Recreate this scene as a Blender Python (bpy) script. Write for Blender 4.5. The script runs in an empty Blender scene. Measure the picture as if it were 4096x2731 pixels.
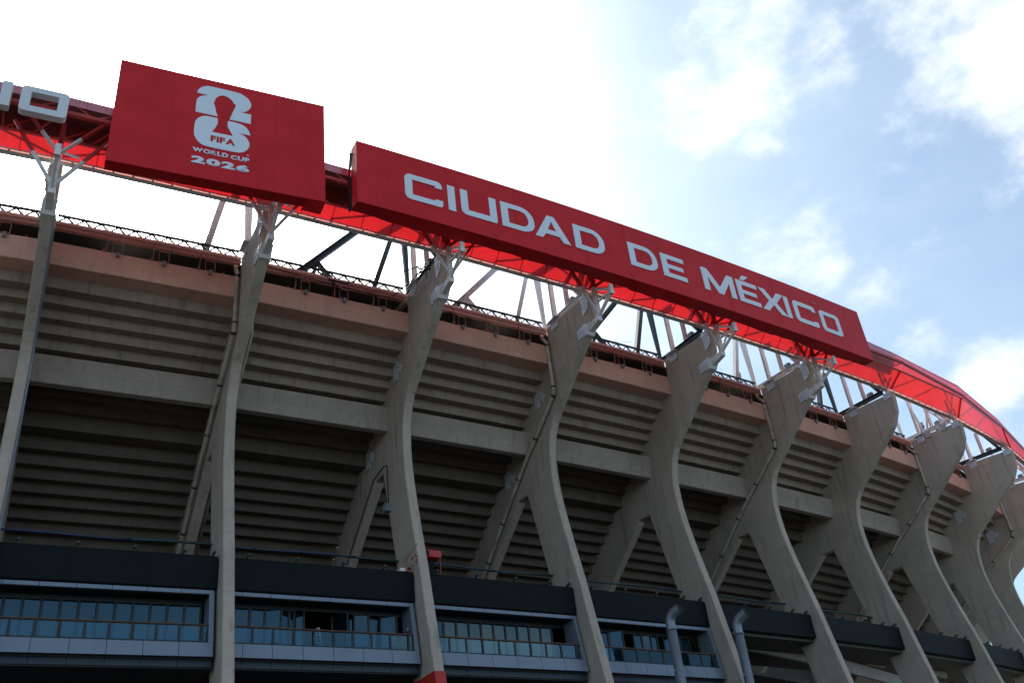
import bpy, bmesh, math, random
from math import sin, cos, radians, pi
from mathutils import Vector, Matrix
from mathutils.geometry import tessellate_polygon
random.seed(7)
sc = bpy.context.scene
COL = sc.collection

# ------------------------------------------------------------------ camera
CX, CY, CZ = -10.912, -47.897, 1.70
YAW, PIT, ROL, FPX = 0.55189, 0.56032, -0.12107, 3878.86
fw = Vector((sin(YAW)*cos(PIT), cos(YAW)*cos(PIT), sin(PIT)))
rt = fw.cross(Vector((0, 0, 1))).normalized()
up = rt.cross(fw)
rt2 = cos(ROL)*rt + sin(ROL)*up
up2 = -sin(ROL)*rt + cos(ROL)*up
cam = bpy.data.cameras.new('camera')
camo = bpy.data.objects.new('camera', cam)
COL.objects.link(camo)
camo.matrix_world = Matrix(((rt2.x, up2.x, -fw.x, CX), (rt2.y, up2.y, -fw.y, CY), (rt2.z, up2.z, -fw.z, CZ), (0, 0, 0, 1)))
cam.sensor_width = 36.0
cam.lens = FPX/4096*36.0
cam.clip_start = 0.2
cam.clip_end = 6000
sc.camera = camo

def pixdir(u, v):
    return (fw + rt2*(u-2048)/FPX - up2*(v-1365.5)/FPX).normalized()

# ------------------------------------------------------------------ light
SUN = pixdir(522, 850)
SUN_EL = math.asin(SUN.z)
SUN_AZ = math.atan2(SUN.x, SUN.y)
sl = bpy.data.lights.new('sun', 'SUN')
sl.energy = 4.7
sl.angle = radians(0.53)
sl.color = (1.0, 0.95, 0.87)
slo = bpy.data.objects.new('sun', sl)
COL.objects.link(slo)
slo.rotation_euler = SUN.to_track_quat('Z', 'Y').to_euler()
slo.location = (0, 60, 80)
sc.view_settings.view_transform = 'Standard'
sc.view_settings.look = 'None'
sc.view_settings.gamma = 1.0
sc.view_settings.use_curve_mapping = False
sc.view_settings.exposure = 0.60

world = bpy.data.worlds.new('World')
sc.world = world
world.use_nodes = True
nt = world.node_tree
nt.nodes.clear()
def N(t, **kw):
    n = nt.nodes.new(t)
    for k, v in kw.items():
        setattr(n, k, v)
    return n
def M(op, a, b=None, c=None, clamp=False):
    n = N('ShaderNodeMath', operation=op)
    n.use_clamp = clamp
    for i, x in enumerate((a, b, c)):
        if x is None: continue
        if isinstance(x, (int, float)): n.inputs[i].default_value = x
        else: nt.links.new(x, n.inputs[i])
    return n.outputs[0]
wout = N('ShaderNodeOutputWorld')
wbg = N('ShaderNodeBackground')
wbg.inputs['Strength'].default_value = 0.12
nt.links.new(wbg.outputs[0], wout.inputs[0])
sky = N('ShaderNodeTexSky', sky_type='NISHITA')
sky.sun_disc = False
sky.sun_elevation = SUN_EL
sky.sun_rotation = SUN_AZ
sky.altitude = 2200
sky.air_density = 1.0
sky.dust_density = 1.0
sky.ozone_density = 1.0
tc = N('ShaderNodeTexCoord')
DIR = tc.outputs['Generated']
def dotd(d):
    n = N('ShaderNodeVectorMath', operation='DOT_PRODUCT')
    nt.links.new(DIR, n.inputs[0])
    n.inputs[1].default_value = tuple(d)
    return n.outputs['Value']
# thin haze of high cloud round the sun: one lobe wide, one narrow
sd = dotd(SUN)
ang = M('ARCCOSINE', M('MINIMUM', sd, 0.99999))
wide = M('EXPONENT', M('MULTIPLY', M('POWER', M('DIVIDE', ang, 0.42), 2.0), -1.0))
tight = M('EXPONENT', M('MULTIPLY', M('DIVIDE', ang, 0.045), -1.0))
# clouds
def noise(scale, detail, rough, stretch=(1, 1, 1), off=(0, 0, 0)):
    mp = N('ShaderNodeMapping')
    mp.inputs['Scale'].default_value = stretch
    mp.inputs['Location'].default_value = off
    nt.links.new(DIR, mp.inputs['Vector'])
    nn = N('ShaderNodeTexNoise')
    nn.inputs['Scale'].default_value = scale
    nn.inputs['Detail'].default_value = detail
    nn.inputs['Roughness'].default_value = rough
    nt.links.new(mp.outputs[0], nn.inputs['Vector'])
    return nn.outputs['Fac']
n1 = noise(8.5, 10, 0.62, (1, 1, 1.5), (3.1, 1.7, 0.4))
n2 = noise(2.3, 3, 0.5, (1, 1, 1.6), (0.3, 4.2, 1.4))
acc = None
for (u, v, wdt, amp) in ((3000, 330, 0.060, .30), (3080, 80, 0.055, .27), (3030, 560, 0.035, .2), (3990, 120, 0.055, .34), (4080, 360, 0.055, .30), (3790, 60, .03, .2),
                         (3300, 1080, 0.035, .22), (3520, 1210, 0.045, .26), (3650, 1350, 0.03, .22), (4000, 1540, 0.040, .34), (4100, 1480, 0.04, .34),
                         (4096, 1800, 0.06, .2), (3260, 230, .045, .24), (2860, 480, .05, .24), (2880, 120, .045, .22), (4096, 180, .075, .42), (3900, 30, .05, .32), (2300, 1350, 0.12, .1), (4096, 2420, 0.06, .2)):
    d = pixdir(u, v)
    a_ = M('ARCCOSINE', M('MINIMUM', dotd(d), 0.99999))
    g = M('MULTIPLY', M('EXPONENT', M('MULTIPLY', M('POWER', M('DIVIDE', a_, wdt), 2.0), -1.0)), amp)
    acc = g if acc is None else M('MAXIMUM', acc, g)
# the cumulus bank behind the camera that the terrace windows mirror
for (u, v, wdt, amp) in ((1990, 2560, .045, .42), (1850, 2600, .03, .3), (1450, 2590, .03, .34), (400, 2545, .03, .34), (2560, 2560, .04, .34), (2160, 2640, .05, .4)):
    d = pixdir(u, v); nn_ = Vector((sin(.04), -cos(.04), 0)); d = d-2*d.dot(nn_)*nn_
    a_ = M('ARCCOSINE', M('MINIMUM', dotd(d), 0.99999))
    acc = M('MAXIMUM', acc, M('MULTIPLY', M('EXPONENT', M('MULTIPLY', M('POWER', M('DIVIDE', a_, wdt), 2.0), -1.0)), amp))
dens = M('ADD', M('ADD', n1, acc), M('MULTIPLY', M('SUBTRACT', n2, 0.5), 0.55))
mr = N('ShaderNodeMapRange', interpolation_type='SMOOTHSTEP')
mr.inputs['From Min'].default_value = 0.60
mr.inputs['From Max'].default_value = 0.94
nt.links.new(dens, mr.inputs['Value'])
cmask = mr.outputs[0]
# thin veil everywhere
n3 = noise(3.0, 5, 0.55, (1, 1, 2), (7, 2, 1))
veil = M('MULTIPLY_ADD', M('SUBTRACT', n3, 0.45), 0.8, 0.30, clamp=True)
def mixc(f, a, b):
    n = N('ShaderNodeMix', data_type='RGBA')
    if isinstance(f, (int, float)): n.inputs[0].default_value = f
    else: nt.links.new(f, n.inputs[0])
    for s, x in ((6, a), (7, b)):
        if isinstance(x, tuple): n.inputs[s].default_value = (*x, 1)
        else: nt.links.new(x, n.inputs[s])
    return n.outputs[2]
tint = N('ShaderNodeMix', data_type='RGBA', blend_type='MULTIPLY'); tint.inputs[0].default_value = 1.0
nt.links.new(sky.outputs[0], tint.inputs[6]); tint.inputs[7].default_value = (.82, .98, 1.04, 1)
c0 = mixc(veil, tint.outputs[2], (4.4, 5.1, 5.6))
# cloud colour: brighter towards the sun, softly grey inside
cshade = mixc(noise(9, 6, .55, (1, 1, 1.3), (3.14, 1.66, .37)), (7.2, 7.3, 7.4), (4.7, 5.1, 5.5))
c1 = mixc(M('MULTIPLY', cmask, 0.92), c0, cshade)
def addv(a, fac, colr):
    n = N('ShaderNodeMix', data_type='RGBA', blend_type='ADD')
    nt.links.new(fac, n.inputs[0]); nt.links.new(a, n.inputs[6]); n.inputs[7].default_value = (*colr, 1)
    return n.outputs[2]
broad = M('EXPONENT', M('MULTIPLY', M('POWER', M('DIVIDE', ang, 0.85), 2.0), -1.0))
c1b = addv(c1, broad, (1.0, 1.3, 1.42))
glare = M('EXPONENT', M('MULTIPLY', M('POWER', M('DIVIDE', ang, 0.27), 2.0), -1.0))
c2 = addv(addv(c1b, wide, (4.2, 4.1, 3.9)), glare, (34, 32.5, 30))
c3 = addv(c2, tight, (60, 57, 52))
nt.links.new(c3, wbg.inputs['Color'])

# ------------------------------------------------------------------ plan of the stadium front (rib planes)
TH = {-1: -.08209, 0: -.04105, 1: 0, 2: .03582, 3: .06643, 4: .09318, 5: .12066, 6: .15706, 7: .21131, 8: .28807, 9: .43, 10: .80, 11: 1.15, 12: 1.45}
PL = {-1: (-21.9768, .9026), 0: (-10.9977, .2258), 1: (0, 0), 2: (10.9979, .197), 3: (22.0177, .7609), 4: (33.0921, 1.6465), 5: (43.8371, 2.7998), 6: (54.7651, 4.3271),
      7: (65.6439, 6.3537), 8: (76.2483, 9.058), 9: (85.794, 12.651), 10: (94.747, 19.043), 11: (100.69, 28.299), 12: (103.633, 38.898)}
def RP(k, r, z, side=0.0):
    t = TH[k]; p = PL[k]
    return Vector((p[0]+r*sin(t)+side*cos(t), p[1]-r*cos(t)+side*sin(t), z))
def P(kf, r, z):
    k = int(math.floor(kf)); k = max(-1, min(11, k)); s = kf-k
    a = RP(k, r, z); b = RP(k+1, r, z)
    return a+(b-a)*s
def PS(kf, r, z):
    "smooth version (Catmull-Rom through the rib planes)"
    k = int(math.floor(kf)); k = max(0, min(9, k)); s = kf-k
    a, b, c, d = (RP(k+i, r, z) for i in (-1, 0, 1, 2))
    return 0.5*((2*b)+(c-a)*s+(2*a-5*b+4*c-d)*s*s+(3*b-a-3*c+d)*s**3)

# ------------------------------------------------------------------ materials
MATS = {}
def newmat(name):
    m = bpy.data.materials.new(name); m.use_nodes = True
    m.node_tree.nodes.clear()
    MATS[name] = m
    return m
class G:
    "tiny node-graph helper"
    def __init__(s, m): s.m = m; s.t = m.node_tree
    def n(s, typ, **kw):
        x = s.t.nodes.new(typ)
        for k, v in kw.items(): setattr(x, k, v)
        return x
    def l(s, a, b): s.t.links.new(a, b)
    def math(s, op, a, b=None, c=None, clamp=False):
        x = s.n('ShaderNodeMath', operation=op); x.use_clamp = clamp
        for i, v in enumerate((a, b, c)):
            if v is None: continue
            if isinstance(v, (int, float)): x.inputs[i].default_value = v
            else: s.l(v, x.inputs[i])
        return x.outputs[0]
    def mix(s, f, a, b, bt='MIX'):
        x = s.n('ShaderNodeMix', data_type='RGBA', blend_type=bt)
        if isinstance(f, (int, float)): x.inputs[0].default_value = f
        else: s.l(f, x.inputs[0])
        for i, v in ((6, a), (7, b)):
            if isinstance(v, tuple): x.inputs[i].default_value = (*v, 1)
            else: s.l(v, x.inputs[i])
        return x.outputs[2]
    def coords(s, rnd=True):
        tc = s.n('ShaderNodeTexCoord'); o = tc.outputs['Object']
        if not rnd: return o
        oi = s.n('ShaderNodeObjectInfo')
        ad = s.n('ShaderNodeVectorMath', operation='ADD')
        sc_ = s.n('ShaderNodeVectorMath', operation='SCALE'); sc_.inputs['Scale'].default_value = 53.0
        cb = s.n('ShaderNodeCombineXYZ'); s.l(oi.outputs['Random'], cb.inputs[0]); s.l(oi.outputs['Random'], cb.inputs[1])
        s.l(cb.outputs[0], sc_.inputs[0]); s.l(o, ad.inputs[0]); s.l(sc_.outputs[0], ad.inputs[1])
        return ad.outputs[0]
    def noise(s, vec, scale, detail=4, rough=.55, st=(1, 1, 1)):
        mp = s.n('ShaderNodeMapping'); mp.inputs['Scale'].default_value = st; s.l(vec, mp.inputs[0])
        x = s.n('ShaderNodeTexNoise'); x.inputs['Scale'].default_value = scale; x.inputs['Detail'].default_value = detail
        x.inputs['Roughness'].default_value = rough; s.l(mp.outputs[0], x.inputs['Vector'])
        return x.outputs['Fac']
    def ramp(s, f, a, b, lo=0., hi=1.):
        x = s.n('ShaderNodeMapRange'); x.inputs['From Min'].default_value = a; x.inputs['From Max'].default_value = b
        x.inputs['To Min'].default_value = lo; x.inputs['To Max'].default_value = hi; s.l(f, x.inputs['Value']); return x.outputs[0]
    def out(s, sh): o = s.n('ShaderNodeOutputMaterial'); s.l(sh, o.inputs[0])
    def bsdf(s, col, rough=.8, metal=0., spec=.5, bump=None, bs=.3, bd=.02):
        p = s.n('ShaderNodeBsdfPrincipled')
        if isinstance(col, tuple): p.inputs['Base Color'].default_value = (*col, 1)
        else: s.l(col, p.inputs['Base Color'])
        if isinstance(rough, (int, float)): p.inputs['Roughness'].default_value = rough
        else: s.l(rough, p.inputs['Roughness'])
        p.inputs['Metallic'].default_value = metal
        p.inputs['Specular IOR Level'].default_value = spec
        if bump is not None:
            b = s.n('ShaderNodeBump'); b.inputs['Strength'].default_value = bs; b.inputs['Distance'].default_value = bd
            s.l(bump, b.inputs['Height']); s.l(b.outputs[0], p.inputs['Normal'])
        return p

def concrete(name, base, stain=.5, boards=True, dark=(.10, .10, .09)):
    m = newmat(name); g = G(m); v = g.coords()
    broad = g.noise(v, .45, 6, .6)
    mid = g.noise(v, 2.2, 6, .65)
    streak = g.noise(v, 1.0, 5, .6, (2.6, 2.6, .16))
    fine = g.noise(v, 28, 3, .6)
    col = g.mix(g.ramp(broad, .3, .7), tuple(c*.84 for c in base), tuple(min(1, c*1.14) for c in base))
    col = g.mix(g.math('MULTIPLY', g.ramp(mid, .35, .75), .35), col, tuple(c*.72 for c in base))
    col = g.mix(g.math('MULTIPLY', g.ramp(streak, .55, .78), stain), col, dark)
    light = g.noise(v, 1.3, 4, .7, (4.5, 4.5, .22))
    col = g.mix(g.math('MULTIPLY', g.ramp(light, .66, .8), .30*stain), col, tuple(min(1, c*1.6) for c in base))
    col = g.mix(g.math('MULTIPLY', g.ramp(fine, .3, .7), .14), col, tuple(c*.6 for c in base))
    oi2 = g.n('ShaderNodeObjectInfo')
    col = g.mix(g.math('MULTIPLY', oi2.outputs['Random'], .22), col, tuple(c*.62 for c in base))
    # dark run-off patches and short cracks
    pat = g.noise(v, .8, 5, .7, (1.6, 1.6, .45))
    col = g.mix(g.math('MULTIPLY', g.ramp(pat, .56, .74), .42*stain), col, tuple(c*.42 for c in base))
    vc = g.n('ShaderNodeTexVoronoi', feature='DISTANCE_TO_EDGE'); vc.inputs['Scale'].default_value = .33
    mv = g.n('ShaderNodeVectorMath', operation='ADD'); nv = g.n('ShaderNodeTexNoise'); nv.inputs['Scale'].default_value = 1.6; nv.inputs['Detail'].default_value = 4
    g.l(v, nv.inputs['Vector']); g.l(v, mv.inputs[0]); g.l(nv.outputs['Color'], mv.inputs[1]); g.l(mv.outputs[0], vc.inputs['Vector'])
    crack = g.math('MULTIPLY', g.math('LESS_THAN', vc.outputs['Distance'], .004), g.ramp(g.noise(v, .5, 2), .52, .6))
    col = g.mix(g.math('MULTIPLY', crack, .3), col, dark)
    # pour joints: thin darker lines where one lift of concrete meets the next
    sp = g.n('ShaderNodeSeparateXYZ'); tcx = g.n('ShaderNodeTexCoord'); g.l(tcx.outputs['Object'], sp.inputs[0])
    z = g.math('ADD', sp.outputs[2], g.math('MULTIPLY', g.noise(v, 1.2, 2), .12))
    fr = g.math('FRACT', g.math('DIVIDE', z, 3.35))
    ln = g.math('LESS_THAN', g.math('ABSOLUTE', g.math('SUBTRACT', fr, .5)), .0045)
    col = g.mix(g.math('MULTIPLY', ln, .25 if boards else 0.), col, dark)
    lift = g.n('ShaderNodeTexWhiteNoise', noise_dimensions='1D'); g.l(g.math('FLOOR', g.math('ADD', g.math('DIVIDE', z, 3.35), .5)), lift.inputs['W'])
    col = g.mix(g.math('MULTIPLY', lift.outputs[0], .16 if boards else .05), col, tuple(c*.6 for c in base))
    h = g.math('ADD', g.math('MULTIPLY', fine, .35), g.math('MULTIPLY', mid, .5))
    if boards:
        bw = g.n('ShaderNodeTexWave', wave_type='BANDS', bands_direction='Z'); bw.inputs['Scale'].default_value = 1.1
        bw.inputs['Distortion'].default_value = .6; bw.inputs['Detail'].default_value = 2; g.l(v, bw.inputs['Vector'])
        h = g.math('ADD', h, g.math('MULTIPLY', g.ramp(bw.outputs['Fac'], 0, .12), .25))
    g.out(g.bsdf(col, .88, spec=.3, bump=h, bs=.5, bd=.02).outputs[0])
    return m
m_rib = concrete('concrete_rib', (.51, .43, .35), .75)
m_beam = concrete('concrete_beam', (.43, .36, .30), .75)
m_beamtop = concrete('parapet_red_light_tint', (.80, .46, .35), .25)  # salmon base colour holds the red light on the top parapet
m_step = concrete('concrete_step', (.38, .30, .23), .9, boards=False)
m_step2 = concrete('shaded_concrete_step', (.165, .135, .105), .85, boards=False)  # darker copy of the step concrete, shade of the lower tier in its colour
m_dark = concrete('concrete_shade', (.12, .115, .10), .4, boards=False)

def plain(name, base, rough=.6, metal=0., var=.15, scale=3., spec=.5, bs=.15):
    m = newmat(name); g = G(m); v = g.coords()
    a = g.noise(v, scale, 5, .6); b = g.noise(v, scale*9, 3, .6)
    col = g.mix(g.ramp(a, .3, .7), tuple(c*(1-var) for c in base), tuple(min(1, c*(1+var)) for c in base))
    col = g.mix(g.math('MULTIPLY', g.ramp(b, .4, .8), var), col, tuple(c*.55 for c in base))
    g.out(g.bsdf(col, g.ramp(a, .2, .8, max(0.05, rough-.08), rough+.08), metal, spec, bump=b, bs=bs, bd=.01).outputs[0])
    return m
m_fascia = plain('dark_metal_cladding', (.006, .010, .011), .6, 0, .25, 1.2, spec=.12)
m_clad = plain('pale_grey_aluminium_panel', (.18, .22, .27), .35, .25, .06, .8)
m_claddark = plain('slate_panel', (.018, .032, .042), .4, .1, .15, .8)
m_joint = plain('joint_black', (.01, .01, .012), .7)
m_frame = plain('anodised_dark_frame', (.013, .015, .016), .45, .2)
m_wood = plain('brown_handrail', (.10, .045, .02), .45, 0, .3, 6)
m_white = plain('white_painted_steel', (.74, .72, .69), .45, 0, .14, 2.)
m_plate = plain('galvanised_plate', (.60, .62, .66), .4, .2, .1, 4.)
m_green = plain('dark_green_steel', (.012, .026, .026), .45, 0, .3, 2.)
m_redsteel = plain('red_painted_steel', (.46, .028, .024), .45, 0, .2, 2.)
m_grey = plain('grey_strip_metal', (.50, .49, .48), .5, .1, .15, 1.5)
m_gutter = plain('gutter_red_light_tint', (.86, .50, .42), .5, 0, .15, 2.)  # pink light along the gutter is put into its colour
m_rust = plain('rusty_frame_steel', (.36, .15, .12), .7, 0, .3, 6)
m_flash = plain('dull_red_flashing', (.55, .24, .19), .6, 0, .2, 3)
m_spot = plain('small_dark_lamp', (.06, .065, .07), .5)
m_box = plain('grey_floodlight_box', (.20, .22, .25), .5)
m_blue = plain('blue_pipe', (.008, .030, .070), .35, 0, .3, .8)
m_teal = plain('green_pipe', (.006, .045, .042), .35, 0, .3, .8)
m_pipe = plain('weathered_drain_pipe', (.46, .40, .33), .6, 0, .35, 1.5)
m_stack = plain('pale_duct_metal', (.20, .235, .275), .38, .35, .1, 1.2)
m_black = plain('flat_black', (.006, .006, .006), .9)
m_redpaint = plain('red_wall_paint', (.48, .022, .012), .55, 0, .12, 1.5)
m_redplastic = plain('red_plastic', (.55, .03, .02), .4)
m_rope = plain('dark_cable', (.035, .03, .028), .8)
m_alu = plain('aluminium_truss', (.50, .47, .46), .35, .5)
m_letter = plain('white_print', (.74, .80, .86), .5, 0, .03, .6)
m_letter3d = plain('pale_grey_letter_face', (.68, .70, .72), .4, 0, .05, .6)
m_skin = plain('skin', (.30, .17, .11), .6)
m_cloth = plain('dark_shirt', (.02, .025, .035), .9)

def redsign():
    m = newmat('red_banner_vinyl'); g = G(m); v = g.coords(False)
    a = g.noise(v, .5, 4, .5); w = g.noise(v, 1.4, 6, .6, (1, 1, 2.2)); f = g.noise(v, 40, 2)
    dirt = g.noise(v, 1.2, 5, .6, (3, 3, .25))
    col = g.mix(g.ramp(a, .3, .7), (.56, .014, .020), (.66, .020, .028))
    col = g.mix(g.math('MULTIPLY', g.ramp(dirt, .6, .85), .35), col, (.20, .012, .018))
    # a few soft creases in the stretched sheet
    cr = g.noise(v, .55, 3, .5, (1.2, 1.2, .5))
    ridge = g.math('ABSOLUTE', g.math('SUBTRACT', cr, .5))
    h = g.math('ADD', g.math('MULTIPLY', w, .5), g.ramp(ridge, 0., .035, .25, 0.))
    p = g.bsdf(col, .45, spec=.16, bump=h, bs=.55, bd=.07)
    g.out(p.outputs[0]); return m
m_sign = redsign()
def membrane(name, col, trans, gloss=.10):
    m = newmat(name); g = G(m); v = g.coords(False)
    a = g.noise(v, 1.1, 5, .55); b = g.noise(v, .35, 3, .5)
    c1 = g.mix(g.ramp(a, .35, .75), tuple(x*.82 for x in col), col)
    c1 = g.mix(g.math('MULTIPLY', g.ramp(b, .4, .7), .3), c1, tuple(x*.65 for x in col))
    d = g.n('ShaderNodeBsdfDiffuse'); t = g.n('ShaderNodeBsdfTranslucent'); gl = g.n('ShaderNodeBsdfGlossy')
    g.l(c1, d.inputs[0]); g.l(g.mix(0.0, c1, (0, 0, 0)), t.inputs[0]); gl.inputs['Roughness'].default_value = .28
    gl.inputs[0].default_value = (.9, .9, .95, 1)
    m1 = g.n('ShaderNodeMixShader'); m1.inputs[0].default_value = trans; g.l(d.outputs[0], m1.inputs[1]); g.l(t.outputs[0], m1.inputs[2])
    m2 = g.n('ShaderNodeMixShader'); m2.inputs[0].default_value = gloss; g.l(m1.outputs[0], m2.inputs[1]); g.l(gl.outputs[0], m2.inputs[2])
    g.out(m2.outputs[0]); return m
m_memb = membrane('red_translucent_membrane', (.62, .014, .018), .50, .17)
m_slot = membrane('pink_translucent_strip', (1., .42, .36), .75, .05)
m_roof = membrane('red_roof_sheet', (.68, .045, .085), .42, .22)
m_inner = plain('dark_roof_lining', (.09, .022, .022), .8)
def glass(name, tint, refl, rough=.015, alpha=0.):
    m = newmat(name); g = G(m); v = g.coords()
    d = g.n('ShaderNodeBsdfDiffuse'); d.inputs[0].default_value = (*tint, 1)
    gl = g.n('ShaderNodeBsdfGlossy'); gl.inputs[0].default_value = (.36, .62, .76, 1); gl.inputs['Roughness'].default_value = rough
    b = g.n('ShaderNodeBump'); b.inputs['Strength'].default_value = .03; b.inputs['Distance'].default_value = .02
    g.l(g.noise(v, .8, 2), b.inputs['Height']); g.l(b.outputs[0], gl.inputs['Normal'])
    fr = g.n('ShaderNodeFresnel'); fr.inputs[0].default_value = 1.5
    f = g.math('ADD', g.math('MULTIPLY', fr.outputs[0], 1.2), refl, clamp=True)
    base = d.outputs[0]
    if alpha > 0:
        tr = g.n('ShaderNodeBsdfTransparent'); tr.inputs[0].default_value = (.72, .86, .92, 1)
        mm = g.n('ShaderNodeMixShader'); mm.inputs[0].default_value = alpha; g.l(base, mm.inputs[1]); g.l(tr.outputs[0], mm.inputs[2]); base = mm.outputs[0]
    m2 = g.n('ShaderNodeMixShader'); g.l(f, m2.inputs[0]); g.l(base, m2.inputs[1]); g.l(gl.outputs[0], m2.inputs[2])
    g.out(m2.outputs[0]); return m
m_glass = glass('tinted_window_glass', (.002, .010, .016), .05)
m_railglass = glass('balustrade_glass', (.03, .06, .07), .02, alpha=.80)
def emis(name, c, s):
    m = newmat(name); g = G(m); e = g.n('ShaderNodeEmission'); e.inputs[0].default_value = (*c, 1); e.inputs[1].default_value = s; g.out(e.outputs[0]); return m
m_tube = emis('lit_tube_lamp', (1., .92, .85), 2.2)
def ground_mat():
    m = newmat('asphalt_ground'); g = G(m); v = g.coords(False)
    a = g.noise(v, .06, 6, .6); b = g.noise(v, 4, 5, .7)
    col = g.mix(g.ramp(a, .35, .65), (.045, .044, .042), (.075, .072, .066))
    col = g.mix(g.math('MULTIPLY', b, .3), col, (.05, .05, .05))
    g.out(g.bsdf(col, .9, bump=b, bs=.3, bd=.02).outputs[0]); return m
m_ground = ground_mat()
def stripes():
    m = newmat('striped_banner_cloth'); g = G(m)
    tc_ = g.n('ShaderNodeTexCoord'); s = g.n('ShaderNodeSeparateXYZ'); g.l(tc_.outputs['Generated'], s.inputs[0])
    r = g.n('ShaderNodeValToRGB'); r.color_ramp.interpolation = 'CONSTANT'
    els = [(0., (.012, .015, .016)), (.14, (.35, .012, .012)), (.27, (.05, .07, .085)), (.45, (.30, .01, .014)), (.72, (.006, .02, .16))]
    while len(r.color_ramp.elements) < len(els): r.color_ramp.elements.new(.5)
    for e, (p_, c_) in zip(r.color_ramp.elements, els): e.position = p_; e.color = (*c_, 1)
    g.l(s.outputs[2], r.inputs[0]); g.out(g.bsdf(r.outputs[0], .7).outputs[0]); return m
m_stripe = stripes()

# ------------------------------------------------------------------ mesh helpers
def link(name, me, mat, parent=None, **props):
    if mat is not None: me.materials.append(mat)
    o = bpy.data.objects.new(name, me); COL.objects.link(o)
    if parent is not None:
        o.parent = parent
        o.matrix_parent_inverse = PINV.get(parent.name, Matrix.Identity(4))
    for k, v in props.items(): o[k] = v
    return o
PINV = {}
def thing(name, label, cat, loc=(0, 0, 0), group=None):
    o = bpy.data.objects.new(name, None); COL.objects.link(o); o.location = loc; o.empty_display_size = .5
    PINV[o.name] = Matrix.Translation(Vector(loc)).inverted()
    o['label'] = label; o['category'] = cat
    if group: o['group'] = group
    return o
def raw(vs, fs, smooth=False):
    me = bpy.data.meshes.new('m'); me.from_pydata([tuple(v) for v in vs], [], fs); me.update()
    if smooth:
        for p in me.polygons: p.use_smooth = True
    return me
def fixn(me):
    bm = bmesh.new(); bm.from_mesh(me); bmesh.ops.recalc_face_normals(bm, faces=bm.faces); bm.to_mesh(me); bm.free(); return me
class MB:
    def __init__(s): s.v = []; s.f = []
    def add(s, vs, fs):
        o = len(s.v); s.v += [Vector(v) for v in vs]; s.f += [[i+o for i in f] for f in fs]; return s
    def hexa(s, c):   # 8 corners: bottom 4, top 4
        return s.add(c, [(0, 3, 2, 1), (4, 5, 6, 7), (0, 1, 5, 4), (1, 2, 6, 5), (2, 3, 7, 6), (3, 0, 4, 7)])
    def bar(s, a, b, w, h=None, upv=(0, 0, 1)):
        a = Vector(a); b = Vector(b); h = h or w; d = (b-a).normalized(); u = Vector(upv)
        if abs(d.dot(u)) > .98: u = Vector((1, 0, 0))
        x = d.cross(u).normalized()*w/2; y = x.cross(d).normalized()*h/2
        return s.hexa([a-x-y, a+x-y, a+x+y, a-x+y, b-x-y, b+x-y, b+x+y, b-x+y])
    def ibeam(s, a, b, w, h, t=.04, upv=(0, 0, 1)):
        a = Vector(a); b = Vector(b); d = (b-a).normalized(); u = Vector(upv)
        if abs(d.dot(u)) > .98: u = Vector((1, 0, 0))
        x = d.cross(u).normalized(); y = x.cross(d).normalized()
        for dy in (-h/2+t/2, h/2-t/2): s.bar(a+y*dy, b+y*dy, w, t, upv)
        s.bar(a, b, t, h-2*t, upv); return s
    def tube(s, pts, r, n=8, cap=True):
        pts = [Vector(p) for p in pts]; rings = []
        rr = r if isinstance(r, (list, tuple)) else [r]*len(pts)
        ref = None
        for i, p in enumerate(pts):
            d = (pts[min(i+1, len(pts)-1)]-pts[max(i-1, 0)]).normalized()
            if ref is None:
                ref = Vector((0, 0, 1)) if abs(d.z) < .9 else Vector((1, 0, 0))
            x = d.cross(ref).normalized(); y = x.cross(d); ref = y
            rings.append([p+(x*cos(2*pi*j/n)+y*sin(2*pi*j/n))*rr[i] for j in range(n)])
        vs = [v for g_ in rings for v in g_]; fs = []
        for i in range(len(pts)-1):
            for j in range(n):
                fs.append((i*n+j, i*n+(j+1) % n, (i+1)*n+(j+1) % n, (i+1)*n+j))
        if cap: fs += [tuple(range(n-1, -1, -1)), tuple((len(pts)-1)*n+j for j in range(n))]
        return s.add(vs, fs)
    def pris(s, sec, frames):
        "sec: list of 2D; frames: list of functions (a,b)->Vector; skin between successive frames, capped"
        n = len(sec); vs = [f(a, b) for f in frames for a, b in sec]; fs = []
        for i in range(len(frames)-1):
            for j in range(n): fs.append((i*n+j, i*n+(j+1) % n, (i+1)*n+(j+1) % n, (i+1)*n+j))
        fs += [tuple(range(n-1, -1, -1)), tuple((len(frames)-1)*n+j for j in range(n))]
        return s.add(vs, fs)
    def me(s, smooth=False): return fixn(raw(s.v, s.f, smooth))
    def build(s, name, mat, parent=None, smooth=False, **kw): return link(name, s.me(smooth), mat, parent, **kw)
def bayprism(sec, k0, k1, steps=None, fn=P):
    ks = [k0+(k1-k0)*i/(steps or 1) for i in range((steps or 1)+1)]
    return MB().pris(sec, [(lambda a, b, kk=kk: fn(kk, a, b)) for kk in ks])
def bevel(o, w=.02, seg=1):
    md = o.modifiers.new('bevel', 'BEVEL'); md.width = w; md.segments = seg; md.limit_method = 'ANGLE'; md.angle_limit = radians(35)
    return o

# ------------------------------------------------------------------ ground
gm = MB().add([(-2500, -2500, 0), (2500, -2500, 0), (2500, 2500, 0), (-2500, 2500, 0)], [(0, 1, 2, 3)]).build('ground', m_ground, kind='structure')

# ------------------------------------------------------------------ the stadium
st = thing('stadium', 'huge concrete stadium with S-curved outer ribs and stepped underside of the stands', 'stadium')

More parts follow.
